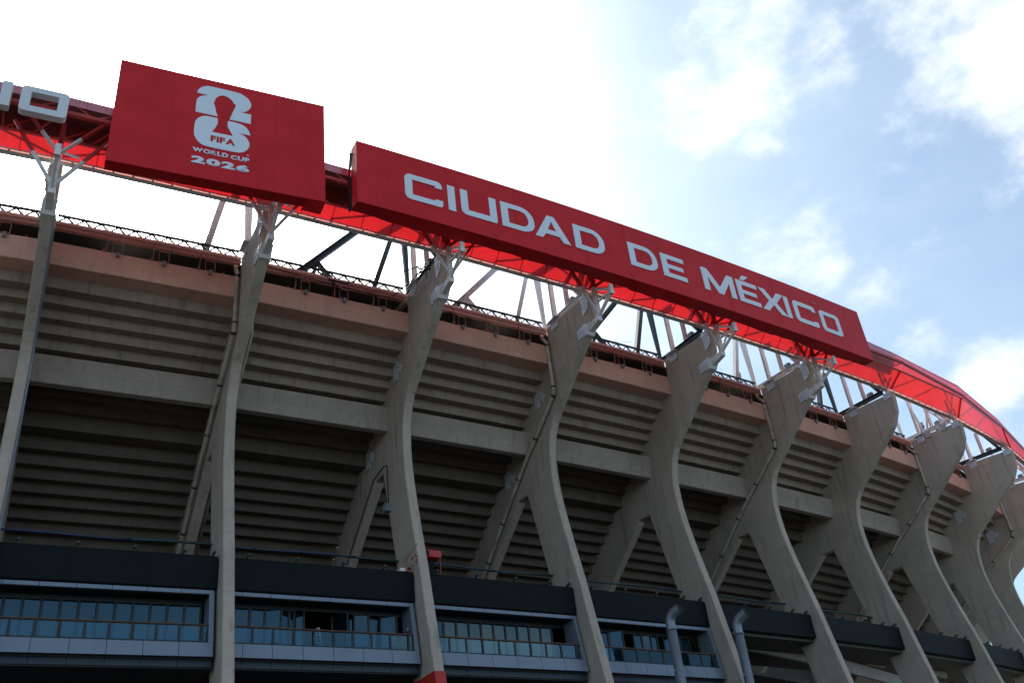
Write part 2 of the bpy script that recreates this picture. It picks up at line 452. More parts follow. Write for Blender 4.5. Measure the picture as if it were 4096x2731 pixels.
front = [(5.08, 39.02), (5.02, 38.3), (4.90, 37.4), (4.62, 36.85), (4.2, 36.2), (3.55, 35.65), (2.7, 34.98), (1.9, 34.35), (1.05, 33.62), (.35, 33.08), (-.25, 32.6), (-.75, 32.15),
         (-1.12, 31.6), (-1.38, 31.0), (-1.56, 30.3), (-1.66, 29.5), (-1.68, 28.7), (-1.62, 27.6), (-1.47, 26.4), (-1.22, 25.0), (-.93, 23.6), (-.62, 22.2), (-.3, 20.8), (.02, 19.0),
         (.35, 17.2), (.68, 15.4), (1.4, 11.5), (2.2, 7), (3.4, .0)]
leg_in = [(1.2, 0.), (-.6, 9), (-1.9, 15.4), (-3.25, 21.6), (-4.15, 25.6), (-4.70, 28.0)]
strut = [(-4.75, 28.33), (-5.95, 28.36), (-6.1, 28.15), (-8.0, 26.65), (-10.2, 24.88), (-13.5, 22.2), (-17., 19.3), (-20., 17.2)]
top_in = [(-20.5, 19.6), (-17., 22.75), (-12.8, 26.35), (-8.9, 29.9), (-8.9, 30.4), (-7.4, 31.2), (-4., 33.9), (-1.2, 36.2), (-.9, 36.6), (-.55, 37.7), (.02, 37.78), (.04, 39.22)]
prof = front+leg_in+strut+top_in
def rib_mesh():
    mb = MB().pris([(r, z) for r, z in prof], [(lambda a, b: Vector((0, -a, b))), (lambda a, b: Vector((.6, -a, b)))])
    return mb.me()
ribm = rib_mesh(); ribm.materials.append(m_rib)
def plate_mesh(poly, side, t=.07, bolts=()):
    mb = MB().pris(poly, [(lambda a, b: Vector((side, -a, b))), (lambda a, b: Vector((side-t, -a, b)))])
    for (a, b) in bolts: mb.tube([(side-t, -a, b), (side-t-.09, -a, b)], .03, 6)
    return mb.me()
def grid_bolts(a0, a1, b0, b1, na, nb, sh=0.):
    return [(a0+(a1-a0)*(i+.5)/na+sh*j, b0+(b1-b0)*(j+.5)/nb) for i in range(na) for j in range(nb)]
pm_top = plate_mesh([(.68, 39.32), (1.5, 39.26), (1.5, 38.62), (.78, 38.58)], -.004, bolts=grid_bolts(.8, 1.45, 38.66, 39.2, 3, 3))
pm_tip = plate_mesh([(4.27, 39.16), (4.98, 39.12), (4.97, 38.6), (4.3, 38.58)], -.004, bolts=grid_bolts(4.35, 4.9, 38.66, 39.1, 3, 2))
pm_tip2 = plate_mesh([(4.33, 38.53), (5.02, 38.56), (4.93, 37.95), (4.36, 37.62)], -.004, bolts=grid_bolts(4.4, 4.85, 37.95, 38.5, 3, 3))
pm_low = plate_mesh([(3.40, 36.86), (4.42, 37.0), (4.50, 36.72), (4.22, 36.22), (3.42, 36.12)], -.004, bolts=grid_bolts(3.5, 4.25, 36.3, 36.85, 4, 3))
def shift(poly, dr, dz): return [(a+dr, b+dz) for a, b in poly]
wpoly = [(-2.42, 34.98), (-1.95, 35.16), (-1.2, 34.5), (-1.48, 34.05), (-1.82, 34.22), (-1.85, 33.75), (-2.42, 33.72)]
wb = grid_bolts(-1.75, -1.35, 34.2, 34.7, 2, 3)+grid_bolts(-2.35, -1.95, 33.8, 34.15, 2, 2)
pm_w1 = plate_mesh(wpoly, -.004, bolts=wb)
pm_w2 = plate_mesh(shift(wpoly, -4.85, -4.1), -.004, bolts=[(a-4.85, b-4.1) for a, b in wb])
for m_ in (pm_top, pm_tip, pm_tip2, pm_low, pm_w1, pm_w2): m_.materials.append(m_plate)
# drain pipe on the left face
dp = [(-.36, 38.82), (-.33, 38.55), (-.1, 38.2), (.13, 37.95), (.15, 36), (.16, 33.98), (.02, 33.72), (-2.1, 32.1), (-4.2, 30.6), (-6.4, 28.75), (-11.2, 24.5), (-14, 22.0)]
pipe_m = MB().tube([(-.22, -a, b) for a, b in dp], .13, 10).me(True); pipe_m.materials.append(m_pipe)
def clamp_mesh(a, b, da, db):
    m_ = MB().tube([(-.22, -(a-da), b-db), (-.22, -(a+da), b+db)], .165, 10).me(True); m_.materials.append(m_rope); return m_
clamp_ms = [clamp_mesh(*c_) for c_ in [(.13, 37.7, 0, .05), (.155, 34.3, 0, .05), (.0, 33.7, .06, .05), (-2.7, 31.7, .05, .04), (-5.3, 29.72, .05, .04), (-7.9, 27.45, .05, .04), (-10.2, 25.4, .05, .04)]]
side_pipe = MB().tube([(.78, -a, b) for a, b in [(.2, 37.9), (.2, 33.6), (-.1, 33.3), (-4.2, 30.2), (-11.2, 24.2)]], .10, 8).me(True); side_pipe.materials.append(m_pipe)
redbase_m = MB().pris([(.845, 14.60), (-1.75, 14.60), (-.40, 8.), (2.12, 8.)], [(lambda a, b: Vector((-.012, -a, b))), (lambda a, b: Vector((.612, -a, b)))]).me()
redbase_m.materials.append(m_redpaint)
ribs = {}
def sub(name, me, parent):
    o = bpy.data.objects.new(name, me); COL.objects.link(o); o.parent = parent; return o
for k in range(-1, 13):
    o = bpy.data.objects.new('concrete_rib', ribm); COL.objects.link(o)
    o.parent = st; o.location = (*PL[k], 0); o.rotation_euler = (0, 0, TH[k]); ribs[k] = o
    bevel(o, .05)
    sub('gusset_plate', pm_top, o); sub('gusset_plate', pm_tip, o)
    if k <= 5: sub('gusset_plate', pm_tip2, o); sub('gusset_plate', pm_low, o)
    if k in (2, 3, 8, 9, 10, 11): sub('gusset_plate', pm_w1, o); sub('gusset_plate', pm_w2, o)
    if k % 2 == 1:
        sub('drain_pipe', pipe_m, o); [sub('pipe_clamp', cm_, o) for cm_ in clamp_ms]
    if k == 1: sub('drain_pipe', side_pipe, o)
    if k == 2: sub('painted_base', redbase_m, o)['label'] = 'red painted foot of the rib'
# conduit down the right side of the leftmost rib
cd = MB().tube([(.67, -(a-.10), b) for a, b in front[4:26]], .055, 8).me(True); cd.materials.append(m_clad); sub('conduit', cd, ribs[0])
# conduit and junction box on rib 2
cb = MB().tube([(-.06, 3.98, 25.9), (-.06, 4.0, 28.6), (-.06, 4.6, 28.75), (-.06, 6.1, 28.55), (-.06, 10.9, 24.5)], .03, 6).me(True); cb.materials.append(m_rope); sub('conduit', cb, ribs[2])
jb = MB().hexa([(-.4, 3.7, 25.4), (.0, 3.7, 25.4), (.0, 4.15, 25.4), (-.4, 4.15, 25.4), (-.4, 3.7, 25.9), (.0, 3.7, 25.9), (.0, 4.15, 25.9), (-.4, 4.15, 25.9)]).me(); jb.materials.append(m_box); sub('junction_box', jb, ribs[2])
# yellowish sealant smear on rib 2
m_seal = plain('ochre_sealant', (.30, .13, .02), .7, 0, .3, 8)
sm = []; random.seed(3)
for i in range(10):
    y0 = .1+random.random()*1.3; z0 = 21.05+random.random()*.6 - .2*y0
    sm.append((y0, z0, .10+random.random()*.25, .05+random.random()*.12))
mbs = MB()
for y0, z0, w_, h_ in sm:
    mbs.add([(-.006, y0, z0), (-.006, y0+w_*.5, z0-h_*.3), (-.006, y0+w_, z0), (-.006, y0+w_*.6, z0+h_), (-.006, y0+w_*.1, z0+h_*.7)], [(4, 3, 2, 1, 0)])
mbs.bar((-.006, .35, 22.05), (-.006, 2.3, 21.6), .012, .05)
mm_ = mbs.me(); mm_.materials.append(m_seal); sub('sealant_smear', mm_, ribs[2])

# beams, steps and their bays
KB = list(range(-1, 12))
steps_c = [(-1.15, 35.5), (-1.93, 34.98), (-2.63, 34.40), (-3.30, 33.83), (-4.0, 33.25), (-4.7, 32.66), (-5.4, 32.1), (-6.12, 31.5), (-6.93, 30.95), (-7.46, 30.08), (-8.80, 29.34), (-9.56, 28.70),
           (-10.25, 28.14), (-10.94, 27.57), (-11.63, 27.04), (-12.33, 26.48), (-13.02, 25.9), (-13.72, 25.33), (-14.42, 24.75), (-15.1, 24.2), (-15.8, 23.6), (-16.5, 23.0), (-17.2, 22.45), (-17.9, 21.9), (-18.6, 21.3), (-19.3, 20.75), (-20., 20.2)]
for k in KB:
    random.seed(100+k)
    b = bayprism([(0.0, 36.24), (.03, 37.0), (0.0, 37.78), (-.45, 37.78), (-.45, 36.9), (-1.2, 36.4), (-1.2, 36.22)], k+.02, k+1.01).build('parapet_beam', m_beamtop, st); bevel(b, .025)
    b = bayprism([(-3.80, 30.94), (-3.53, 32.59), (-4.0, 32.62), (-4.35, 31.05), (-4.33, 30.94)], k+.02, k+1.01).build('lower_ring_beam', m_beam, st); bevel(b, .03)
    zprev = 36.2
    for i, (r, z) in enumerate(steps_c):
        rn = steps_c[i+1][0] if i+1 < len(steps_c) else r-.7
        j1, j2, j3 = (random.uniform(-.02, .02) for _ in range(3))
        n = 8
        fr = []
        for q in range(n+1):
            kk = k+.02+(.99)*q/n
            dr = random.uniform(-.008, .008); dz = random.uniform(-.008, .008)
            fr.append((lambda a, bb, kk=kk, dr=dr, dz=dz: P(kk, a+dr, bb+dz)))
        sec = [(r+j1, z+j2), (r+.06+j1, zprev+.12), (r-.3, zprev+.12), (rn-.06, z+.25), (rn-.05, z+.05+j2)]
        o = MB().pris(sec, fr).build('stand_step', m_step if i < 5 else m_step2, st)  # lower steps take the copy with shade in its colour
        zprev = z
    # gallery behind the parapet: floor, back wall, lid
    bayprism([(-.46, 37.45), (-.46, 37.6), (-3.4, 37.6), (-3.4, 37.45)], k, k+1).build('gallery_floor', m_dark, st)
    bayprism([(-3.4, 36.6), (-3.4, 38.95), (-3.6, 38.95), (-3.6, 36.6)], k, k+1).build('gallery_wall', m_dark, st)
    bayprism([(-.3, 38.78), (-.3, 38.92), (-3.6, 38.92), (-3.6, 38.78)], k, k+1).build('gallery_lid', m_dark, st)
    # gutter: lower flashing and rounded channel
    o = bayprism([(.0, 38.73), (.02, 39.02), (-.12, 39.03), (-.12, 38.73)], k+.05, k+1.).build('gutter_flashing', m_flash if k != 2 else m_gutter, st)
    gs = [(.03, 39.05)]+[(-.10+.15*cos(a), 39.18+.15*sin(a)) for a in [radians(x) for x in (-50, -20, 10, 40, 70, 100, 140)]]+[(-.32, 39.05)]
    o = bayprism(gs, k+.05, k+1.0).build('gutter', m_gutter, st)
    # parapet-top frames with their lamp boxes
    for s in (.34, .57, .81):
        mb = MB()
        mb.bar(P(k+s-.03, .10, 37.62), P(k+s-.03, .10, 38.98), .038); mb.bar(P(k+s-.045, .10, 37.64), P(k+s-.03, .10, 38.05), .03)
        mb.bar(P(k+s, .10, 37.72), P(k+s, .10, 38.42), .032); mb.bar(P(k+s+.05, .10, 37.74), P(k+s+.05, .10, 38.42), .04)
        mb.bar(P(k+s, .10, 38.42), P(k+s+.05, .10, 38.42), .04); mb.bar(P(k+s, .10, 37.74), P(k+s+.05, .10, 37.74), .04)
        fo = mb.build('scaffold_frame', m_rust, st)
        bx = MB().bar(P(k+s+.028, .1, 37.45), P(k+s+.028, .1, 37.74), .24, .16)
        bx.build('lamp_box', m_box, fo)
    MB().bar(P(k+.06, .08, 38.62), P(k+.99, .08, 38.60), .045).build('scaffold_rail', m_rust, st)
    MB().bar(P(k+.05, .09, 38.93), P(k+.99, .09, 38.90), .035).build('scaffold_rail', m_rust, st)
    # interior posts of the gallery
    for s in (.3, .62, .93): MB().bar(P(k+s, -1.2, 37.6), P(k+s, -1.2, 38.8), .14).build('gallery_post', m_rust, st)
for k, s0, s1 in ((2, .52, .745), (3, .19, .34), (4, .62, .74), (4, .77, .86), (0, .3, .5)):
    MB().bar(P(k+s0, -.52, 37.85), P(k+s1, -.52, 37.85), .07).build('tube_lamp', m_tube, st)

# dark fascia band with its little spotlights
for k in range(-1, 11):
    fs = [(-.97, 18.80), (-.93, 18.86), (-.93, 20.45), (-1.0, 20.56), (-1.75, 20.56), (-1.75, 18.80)]
    o = bayprism([(a_*1.0-.012, b_) for a_, b_ in fs], k+.055, k+.99).build('fascia_band', m_fascia, st)
    for a_, b_ in ((.05, .36), (.36, .67), (.67, .992)):
        c_ = bayprism([(-.955, 18.82), (-.925, 18.86), (-.925, 20.45), (-.985, 20.545), (-.99, 20.545), (-.99, 18.82)], k+a_+.0005, k+b_-.0005).build('cassette', m_fascia, o)
    for s in (.14, .38, .62, .84, .975):
        mb = MB(); mb.bar(P(k+s, -1.1, 20.55), P(k+s, -1.1, 20.72), .05); mb.bar(P(k+s, -1.3, 20.70), P(k+s, -.95, 20.80), .14, .10)
        mb.build('spotlight', m_spot, o)
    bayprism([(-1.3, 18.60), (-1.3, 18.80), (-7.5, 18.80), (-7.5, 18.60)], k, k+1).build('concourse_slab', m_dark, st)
# closing walls deep inside
for k in range(-1, 4):
    bayprism([(-7.4, 0), (-7.4, 18.6), (-7.6, 18.6), (-7.6, 0)], k, k+1).build('inner_wall', m_dark, st)
for k in range(-1, 12):
    if k >= 7: continue
    bayprism([(-17., 0), (-17., 22.2), (-17.4, 22.2), (-17.4, 0)], k, k+1).build('inner_wall', m_dark, st)

# water pipe
def wpipe(k0, k1, mat):
    ks = [k0+(k1-k0)*i/12 for i in range(13)]
    return MB().tube([P(q, -3.0, 21.95+.04*sin(q*9)) for q in ks], .075, 8)
wp = thing('water_pipe', 'thin blue and green pipe run along the dark steps above the black fascia band', 'pipe', P(0, -3, 21.9))
cuts = [-.9, .62, 1.2, 1.75, 2.1, 2.6, 3.0, 3.35, 3.8, 4.2, 4.75, 5.1, 6.]
for i in range(len(cuts)-1): wpipe(cuts[i], cuts[i+1], None).build('pipe_length', m_blue if i % 2 == 0 else m_teal, wp, smooth=True)

# ------------------------------------------------------------------ terraces (bays 0..3)
def FR(z): return -.95+(18.77-z)*.165      # the frame leans with the rib
def quadpane(a, b, z0, z1, t, parent, name, mat, inset=0.):
    "vertical slab between plan points a,b"
    d = (b-a).normalized(); n = Vector((d.y, -d.x, 0))*t
    A = Vector((a.x, a.y, z0)); B = Vector((b.x, b.y, z0)); up_ = Vector((0, 0, z1-z0))
    return MB().hexa([A, B, B-n, A-n, A+up_, B+up_, B-n+up_, A-n+up_]).build(name, mat, parent)
pane_sets = {
    0: [(.055+.0752*i, -2.0, .055+.0752*i+.062, -2.0) for i in range(12)],
    2: [(.055+.0752*i, -2.0, .055+.0752*i+.062, -2.0) for i in range(11)],
    1: [(.11, -2., .17, -2.), (.185, -2., .245, -2.), (.258, -2.02, .32, -1.86), (.335, -1.98, .37, -2.1), (.378, -2.12, .395, -2.2), (.405, -2.3, .44, -2.1),
        (.612, -2.6, .66, -1.95), (.673, -2.4, .70, -2.25), (.708, -2.0, .77, -1.92), (.785, -2.02, .84, -2.12), (.852, -2.06, .918, -1.82), (.935, -2.3, .965, -2.0)],
    3: [(.06, -2., .12, -2.), (.135, -2., .19, -2.), (.205, -2., .262, -2.), (.28, -2., .34, -1.6), (.46, -2., .51, -2.), (.525, -2., .575, -1.95), (.588, -2., .63, -2.),
        (.70, -2.1, .725, -1.8), (.745, -2., .80, -2.), (.82, -2., .88, -2.)],
}
tnames = {0: 'balcony_terrace', 1: 'balcony_terrace', 2: 'balcony_terrace', 3: 'balcony_terrace'}
for k in range(0, 4):
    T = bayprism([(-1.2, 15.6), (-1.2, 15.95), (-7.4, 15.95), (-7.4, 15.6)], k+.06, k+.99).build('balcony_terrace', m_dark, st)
    e0, e1 = k+.055, k+.985
    # soffit and header over the doors
    bayprism([(-1.0, 18.50), (-1.0, 18.58), (-7.3, 18.58), (-7.3, 18.50)], e0, e1).build('ceiling', m_frame, T)
    bayprism([(-1.98, 18.30), (-1.98, 18.50), (-2.1, 18.50), (-2.1, 18.30)], e0, e1).build('door_header', m_frame, T)
    # cladding: top band, sill band, lower slate band, right hand column
    cuts = [0.055, .105, .25, .397, .543, .69, .838, .985]
    if k: cuts = [.055, .115, .25, .395, .543, .69, .838, .985]
    for a, b in zip(cuts[:-1], cuts[1:]):
        g_ = .0011
        o = bayprism([(FR(18.53), 18.53), (FR(18.74), 18.735), (FR(18.74)-.35, 18.735), (FR(18.53)-.35, 18.53)], k+a+g_, k+b-g_).build('cladding_panel', m_clad, T)
        o = bayprism([(FR(15.28), 15.28), (FR(15.98), 15.975), (FR(15.98)-.12, 15.975), (FR(15.28)-.12, 15.28)], k+a+g_, k+b-g_).build('cladding_panel', m_clad, T)
        o = bayprism([(-.62, 14.84), (-.68, 15.20), (-.8, 15.20), (-.8, 14.84)], k+a+g_, k+b-g_).build('slate_panel', m_claddark, T)
    bayprism([(-.60, 15.19), (-.60, 15.27), (-1.6, 15.27), (-1.6, 15.19)], e0, e1).build('shadow_gap', m_joint, T)
    bayprism([(-.66, 14.76), (-.66, 14.83), (-6., 14.83), (-6., 14.76)], e0, e1).build('underside', m_joint, T)
    bayprism([(FR(15.98)-.14, 15.25), (FR(15.98)-.14, 15.955), (-1.2, 15.955), (-1.2, 15.25)], e0, e1).build('slab_edge', m_joint, T)
    for z0, z1 in ((15.985, 16.83), (16.84, 17.72), (17.73, 18.525)):
        sec = [(FR(z0), z0), (FR(z1), z1), (-1.97, z1), (-1.97, z0)]
        bayprism(sec, k+.963, k+.985).build('cladding_panel', m_clad, T)
        bayprism(sec, k+.02, k+.072 if k else k+.09).build('cladding_panel', m_clad, T)
    # doors
    for (s0, r0, s1, r1) in pane_sets[k]:
        a = P(k+s0, r0+random.uniform(-.012, .012), 0); b = P(k+s1, r1+random.uniform(-.012, .012), 0)
        quadpane(a, b, 16.02, 18.27, .03, T, 'door_pane', m_glass)
        d = (b-a).normalized()
        for c_ in (a-d*.06, b+d*.06):
            MB().bar(Vector((c_.x, c_.y, 15.97)), Vector((c_.x, c_.y, 18.31)), .11, .09).build('mullion', m_frame, T)
    bayprism([(-1.94, 18.24), (-1.94, 18.32), (-2.08, 18.32), (-2.08, 18.24)], k+.06, k+(.40 if k == 1 else .965)).build('door_rail', m_frame, T)
    if k == 1: bayprism([(-1.94, 18.24), (-1.94, 18.32), (-2.08, 18.32), (-2.08, 18.24)], k+.66, k+.965).build('door_rail', m_frame, T)
    # balustrade
    rr = -.62
    bayprism([(rr-.06, 16.83), (rr-.06, 16.90), (rr+.05, 16.905), (rr+.06, 16.87), (rr+.04, 16.83)], k+.073, k+.962).build('handrail', m_wood, T)
    bayprism([(rr-.04, 16.0), (rr-.04, 16.06), (rr+.04, 16.06), (rr+.04, 16.0)], k+.073, k+.962).build('bottom_rail', m_frame, T)
    ss = [.16+.0967*i for i in range(9)]
    for s in ss: MB().bar(P(k+s, rr, 15.98), P(k+s, rr, 16.84), .10, .05, upv=(0, 1, 0)).build('baluster', m_frame, T)
    ed = [.075]+ss+[.96]
    for a, b in zip(ed[:-1], ed[1:]):
        quadpane(P(k+a+.008, rr-.01, 0), P(k+b-.008, rr-.01, 0), 16.08, 16.80, .012, T, 'balustrade_glass', m_railglass)
    # back wall of the room inside
    bayprism([(-7.2, 15.96), (-7.2, 18.5), (-7.3, 18.5), (-7.3, 15.96)], e0, e1).build('room_wall', m_dark, T)
# ramps beyond (bays 4..6)
rmp = thing('access_ramp', 'pale concrete access ramps crossing behind the ribs below the black fascia', 'ramp', P(5, -4, 0))
def slantbeam(k0, za0, zb0, k1, za1, zb1, r, mat=m_beam, t=.3, name='ramp_parapet'):
    vs = [P(k0, r, zb0), P(k1, r, zb1), P(k1, r-t, zb1), P(k0, r-t, zb0), P(k0, r, za0), P(k1, r, za1), P(k1, r-t, za1), P(k0, r-t, za0)]
    return MB().hexa(vs).build(name, mat, rmp)
m_ramp = concrete('pale_ramp_concrete', (.55, .54, .48), .35, boards=False)
m_ramp_ = None
slantbeam(4.05, 20.1, 19.1, 5.25, 18.95, 18.05, -4., m_ramp)
slantbeam(4.1, 19.5, 18.7, 5.2, 19.45, 19.1, -7.6, m_ramp)
slantbeam(5.1, 19.9, 19.0, 6.23, 19.25, 18.5, -4.5, m_ramp)
slantbeam(5.3, 19.0, 18.0, 6.3, 17.75, 16.9, -4., m_ramp)
slantbeam(6.3, 19.2, 18.5, 7.02, 18.6, 18.1, -4., m_ramp)
for z_ in (17.6, 15.0, 12.0):
    MB().pris([(-4.2, z_), (-4.2, z_-.25), (-9., z_-.25), (-9., z_)], [(lambda a, b: P(4.05, a, b)), (lambda a, b: P(5.2, a, b-.9))]).build('ramp_deck', m_dark, rmp)

# ------------------------------------------------------------------ roof canopy
cn = thing('roof_canopy', 'long red translucent canopy edge curving along the top of the stadium', 'canopy', P(5, 5, 39.5))
AR = {k: (7.0, 41.0) for k in range(-1, 6)}; AR.update({6: (6.85, 41.2), 7: (6.1, 41.5), 8: (5.05, 41.7), 9: (4.7, 41.75), 10: (4.6, 41.75), 11: (4.6, 41.75), 12: (4.6, 41.75)})
BR = {k: (6.85, 42.2) for k in range(-1, 6)}; BR.update({6: (6.3, 42.45), 7: (6.0, 42.5), 8: (4.9, 42.6), 9: (4.5, 42.6), 10: (4.4, 42.6), 11: (4.4, 42.6), 12: (4.4, 42.6)})
MT = {k: (5.72, 40.2) for k in range(-1, 5)}; MT.update({5: (6.2, 40.55), 6: (6.35, 40.6), 7: (5.9, 41.2), 8: (4.98, 41.5), 9: (4.66, 41.5), 10: (4.6, 41.5), 11: (4.6, 41.5), 12: (4.6, 41.5)})
MBm = {k: (4.97, 39.5) for k in range(-1, 13)}
for k in (8, 9, 10, 11, 12): MBm[k] = (4.95, 39.3)
def V(tab, kf, mid=.3/11):
    k = int(math.floor(kf)); k = max(-1, min(11, k)); s = kf-k
    a = RP(k, *tab[k], .3); b = RP(k+1, *tab[k+1], .3)
    return a+(b-a)*s
def sheet(fa, fb, k0, k1, nu, nv, th=.01, sag=0.):
    vs = []; fs = []
    for i in range(nu+1):
        kk = k0+(k1-k0)*i/nu; a = fa(kk); b = fb(kk)
        for j in range(nv+1):
            t = j/nv; p = a+(b-a)*t
            n_ = Vector((0, .6, -.8)); p = p-n_*(-sag)*4*t*(1-t)
            vs.append(p)
    for i in range(nu):
        for j in range(nv): q = i*(nv+1)+j; fs.append((q, q+nv+1, q+nv+2, q+1))
    return MB().add(vs, fs)
for k in range(-1, 12):
    nseg = 6
    for i in range(nseg):
        a = k+i/nseg; b = k+(i+1)/nseg
        sheet(lambda q: V(MBm, q), lambda q: V(MT, q), a, b, 2, 4, sag=.03).build('membrane_panel', m_memb, cn, smooth=True)
    for i in (range(nseg+1) if k < 5 else (0, nseg)):
        q = min(k+i/nseg, k+1-1e-6)
        MB().bar(V(MBm, q)+Vector((0, -.02, -.05)), V(MT, q)+Vector((0, -.02, -.05)), .10 if i in (0, nseg) else .035).build('membrane_batten', m_redsteel, cn)
    # purlin diagonals lying behind the membrane: their shadows fall through it
    for (a, b) in ((k+.02, k+.30), (k+.33, k+.60), (k+.98, k+.68)):
        MB().bar(V(MBm, a)+Vector((0, .35, .45)), V(MT, b)+Vector((0, .3, .4)), .09).build('purlin_brace', m_redsteel, cn)
    if k >= 5:
        sheet(lambda q: V(MT, q)+Vector((0, .02, .03)), lambda q: V(AR, q), k+.001, k+.999, 2, 2).build('wedge_panel', m_inner if 0 else m_roof, cn)
    # outer fascia sheets
    nf = 12
    for i in range(nf):
        a = k+i/nf; b = k+(i+1)/nf
        lo = (lambda q: V(AR, q)) if k >= 5 else (lambda q: V(AR, q)+(V(BR, q)-V(AR, q))*.46)
        sheet(lo, lambda q: V(BR, q), a+.0006, b-.0006, 1, 2, sag=.015).build('fascia_sheet', m_roof, cn)
    # lid running back over the canopy, and its inner edge
    if k < 6:
        sheet(lambda q: V(BR, q), lambda q: P(q, 3.6, 43.6), k, k+1, 1, 1).build('canopy_lid', m_inner, cn)
        sheet(lambda q: P(q, 3.6, 43.6), lambda q: P(q, 3.5, 42.1), k, k+1, 1, 1).build('canopy_lid', m_inner, cn)
    # red ring truss
    for tab, dz, w_ in ((AR, 0, .22), (BR, -.1, .12), (MT, .06, .13)):
        MB().bar(V(tab, k)+Vector((0, .12, dz)), V(tab, k+1-1e-6)+Vector((0, .12, dz)), w_).build('truss_chord', m_redsteel, cn)
    if k < 6:
        for i in range(8):
            a = k+i/8; b = k+(i+1)/8
            MB().bar(V(MT, a)+Vector((0, .1, .06)), V(AR, b if i % 2 else a)+Vector((0, .12, 0)), .075).build('truss_brace', m_redsteel, cn)
            MB().bar(V(AR, a if i % 2 else b-1e-6)+Vector((0, .12, 0)), V(BR, b-1e-6 if i % 2 else a)+Vector((0, .12, -.1)), .06).build('truss_brace', m_redsteel, cn)
        for i in range(4):
            a = k+i/4; MB().bar(V(MT, a)+Vector((0, .1, .06)), P(a+.125, 4.0, 42.7), .07).build('truss_brace', m_redsteel, cn)
            MB().bar(V(AR, a)+Vector((0, .12, 0)), P(a, 4.0, 43.2), .07).build('truss_brace', m_redsteel, cn)
    # grey soffit strip with the row of lit slots
    for i in range(5):
        a = k+i/5; b = k+(i+1)/5
        MB().pris([(4.25, 39.66), (4.74, 39.54), (4.74, 39.56), (4.25, 39.70)], [(lambda r, z, q=a: P(q, r, z)), (lambda r, z, q=b-1e-6: P(q, r, z))]).build('soffit_strip', m_grey, cn)
    MB().pris([(4.90, 39.50), (4.99, 39.47), (4.99, 39.53), (4.90, 39.56)], [(lambda r, z: P(k, r, z)), (lambda r, z: P(k+.9999, r, z))]).build('soffit_edge', m_grey, cn)
    for i in range(11):
        a = k+i/11+.0006; b = k+(i+1)/11-.0006
        MB().add([P(a, 4.75, 39.545), P(b, 4.75, 39.545), P(b, 4.905, 39.515), P(a, 4.905, 39.515)], [(0, 1, 2, 3)]).build('lit_slot', m_slot, cn)
        MB().bar(P(b, 4.72, 39.53), P(b, 4.93, 39.50), .10, .02).build('slot_divider', m_grey, cn)
    # short stub carrying the strip on the rib
    MB().bar(RP(k, 4.6, 39.0, .3), RP(k, 4.6, 39.62, .3), .25).build('strip_stub', m_white, cn)

# ------------------------------------------------------------------ steel brackets that carry the signs and ring truss
ordn = {0: 'left of the sun', 1: 'below the square logo board', 2: 'at the roped rib below CIUDAD', 3: 'below the gap before DE',
        4: 'below the letter M of MÉXICO', 5: 'below the end of the long sign'}
for k in range(0, 6):
    B = thing('sign_bracket', 'white branching steel bracket on a rib top, ' + ordn[k], 'bracket', RP(k, 4.4, 36.6, .3), 'white steel brackets on the rib tops')
    def L(r, z, s=.3, k=k): return RP(k, r, z, s)
    MB().hexa([L(3.95, 36.1, -.05), L(3.95, 36.1, .65), L(4.35, 36.15, .65), L(4.35, 36.15, -.05), L(4.3, 36.75, -.05), L(4.3, 36.75, .65), L(4.85, 36.85, .65), L(4.85, 36.85, -.05)]).build('collar', m_white, B)
    MB().hexa([L(4.3, 36.30, .12), L(4.3, 36.30, .48), L(5.6, 36.60, .48), L(5.6, 36.60, .12), L(4.6, 36.82, .12), L(4.6, 36.82, .48), L(5.62, 37.02, .48), L(5.62, 37.02, .12)]).build('arm', m_white, B)
    MB().ibeam(L(5.5, 36.95), L(5.5, 39.3), .30, .26, .05, upv=(0, 1, 0)).build('post', m_white, B)
    MB().ibeam(L(5.5, 39.3), L(5.55, 41.4), .26, .24, .05, upv=(0, 1, 0)).build('upper_post', m_redsteel, B)
    MB().bar(L(5.55, 36.95), L(7.15, 37.85), .15).build('brace', m_white, B)
    MB().bar(L(5.5, 39.2), L(7.15, 38.1), .16).build('brace', m_white, B)
    MB().bar(L(5.5, 38.05), L(7.15, 38.0), .13).build('brace', m_white, B)
    MB().bar(L(7.18, 37.72), L(7.18, 38.45), .20, .28).build('tip_box', m_white, B)
    MB().bar(L(7.05, 38.1, .62), L(6.0, 38.9, 1.3), .10).build('brace', m_white, B)
    for sgn in (-1, 1):
        e = P(k+.027+sgn*.205, 5.7, 40.85); a = L(5.5, 37.1)
        mid = a+(e-a)*.52
        MB().bar(a, mid, .16).build('side_brace', m_white, B); MB().bar(mid, e, .16).build('upper_side_brace', m_redsteel, B)
        e2 = P(k+.027+sgn*.19, 6.95, 41.05); a2 = L(5.5, 39.35); mid2 = a2+(e2-a2)*.45
        MB().bar(a2, mid2, .15).build('side_brace', m_white if k == 0 else m_redsteel, B); MB().bar(mid2, e2, .15).build('upper_side_brace', m_redsteel, B)

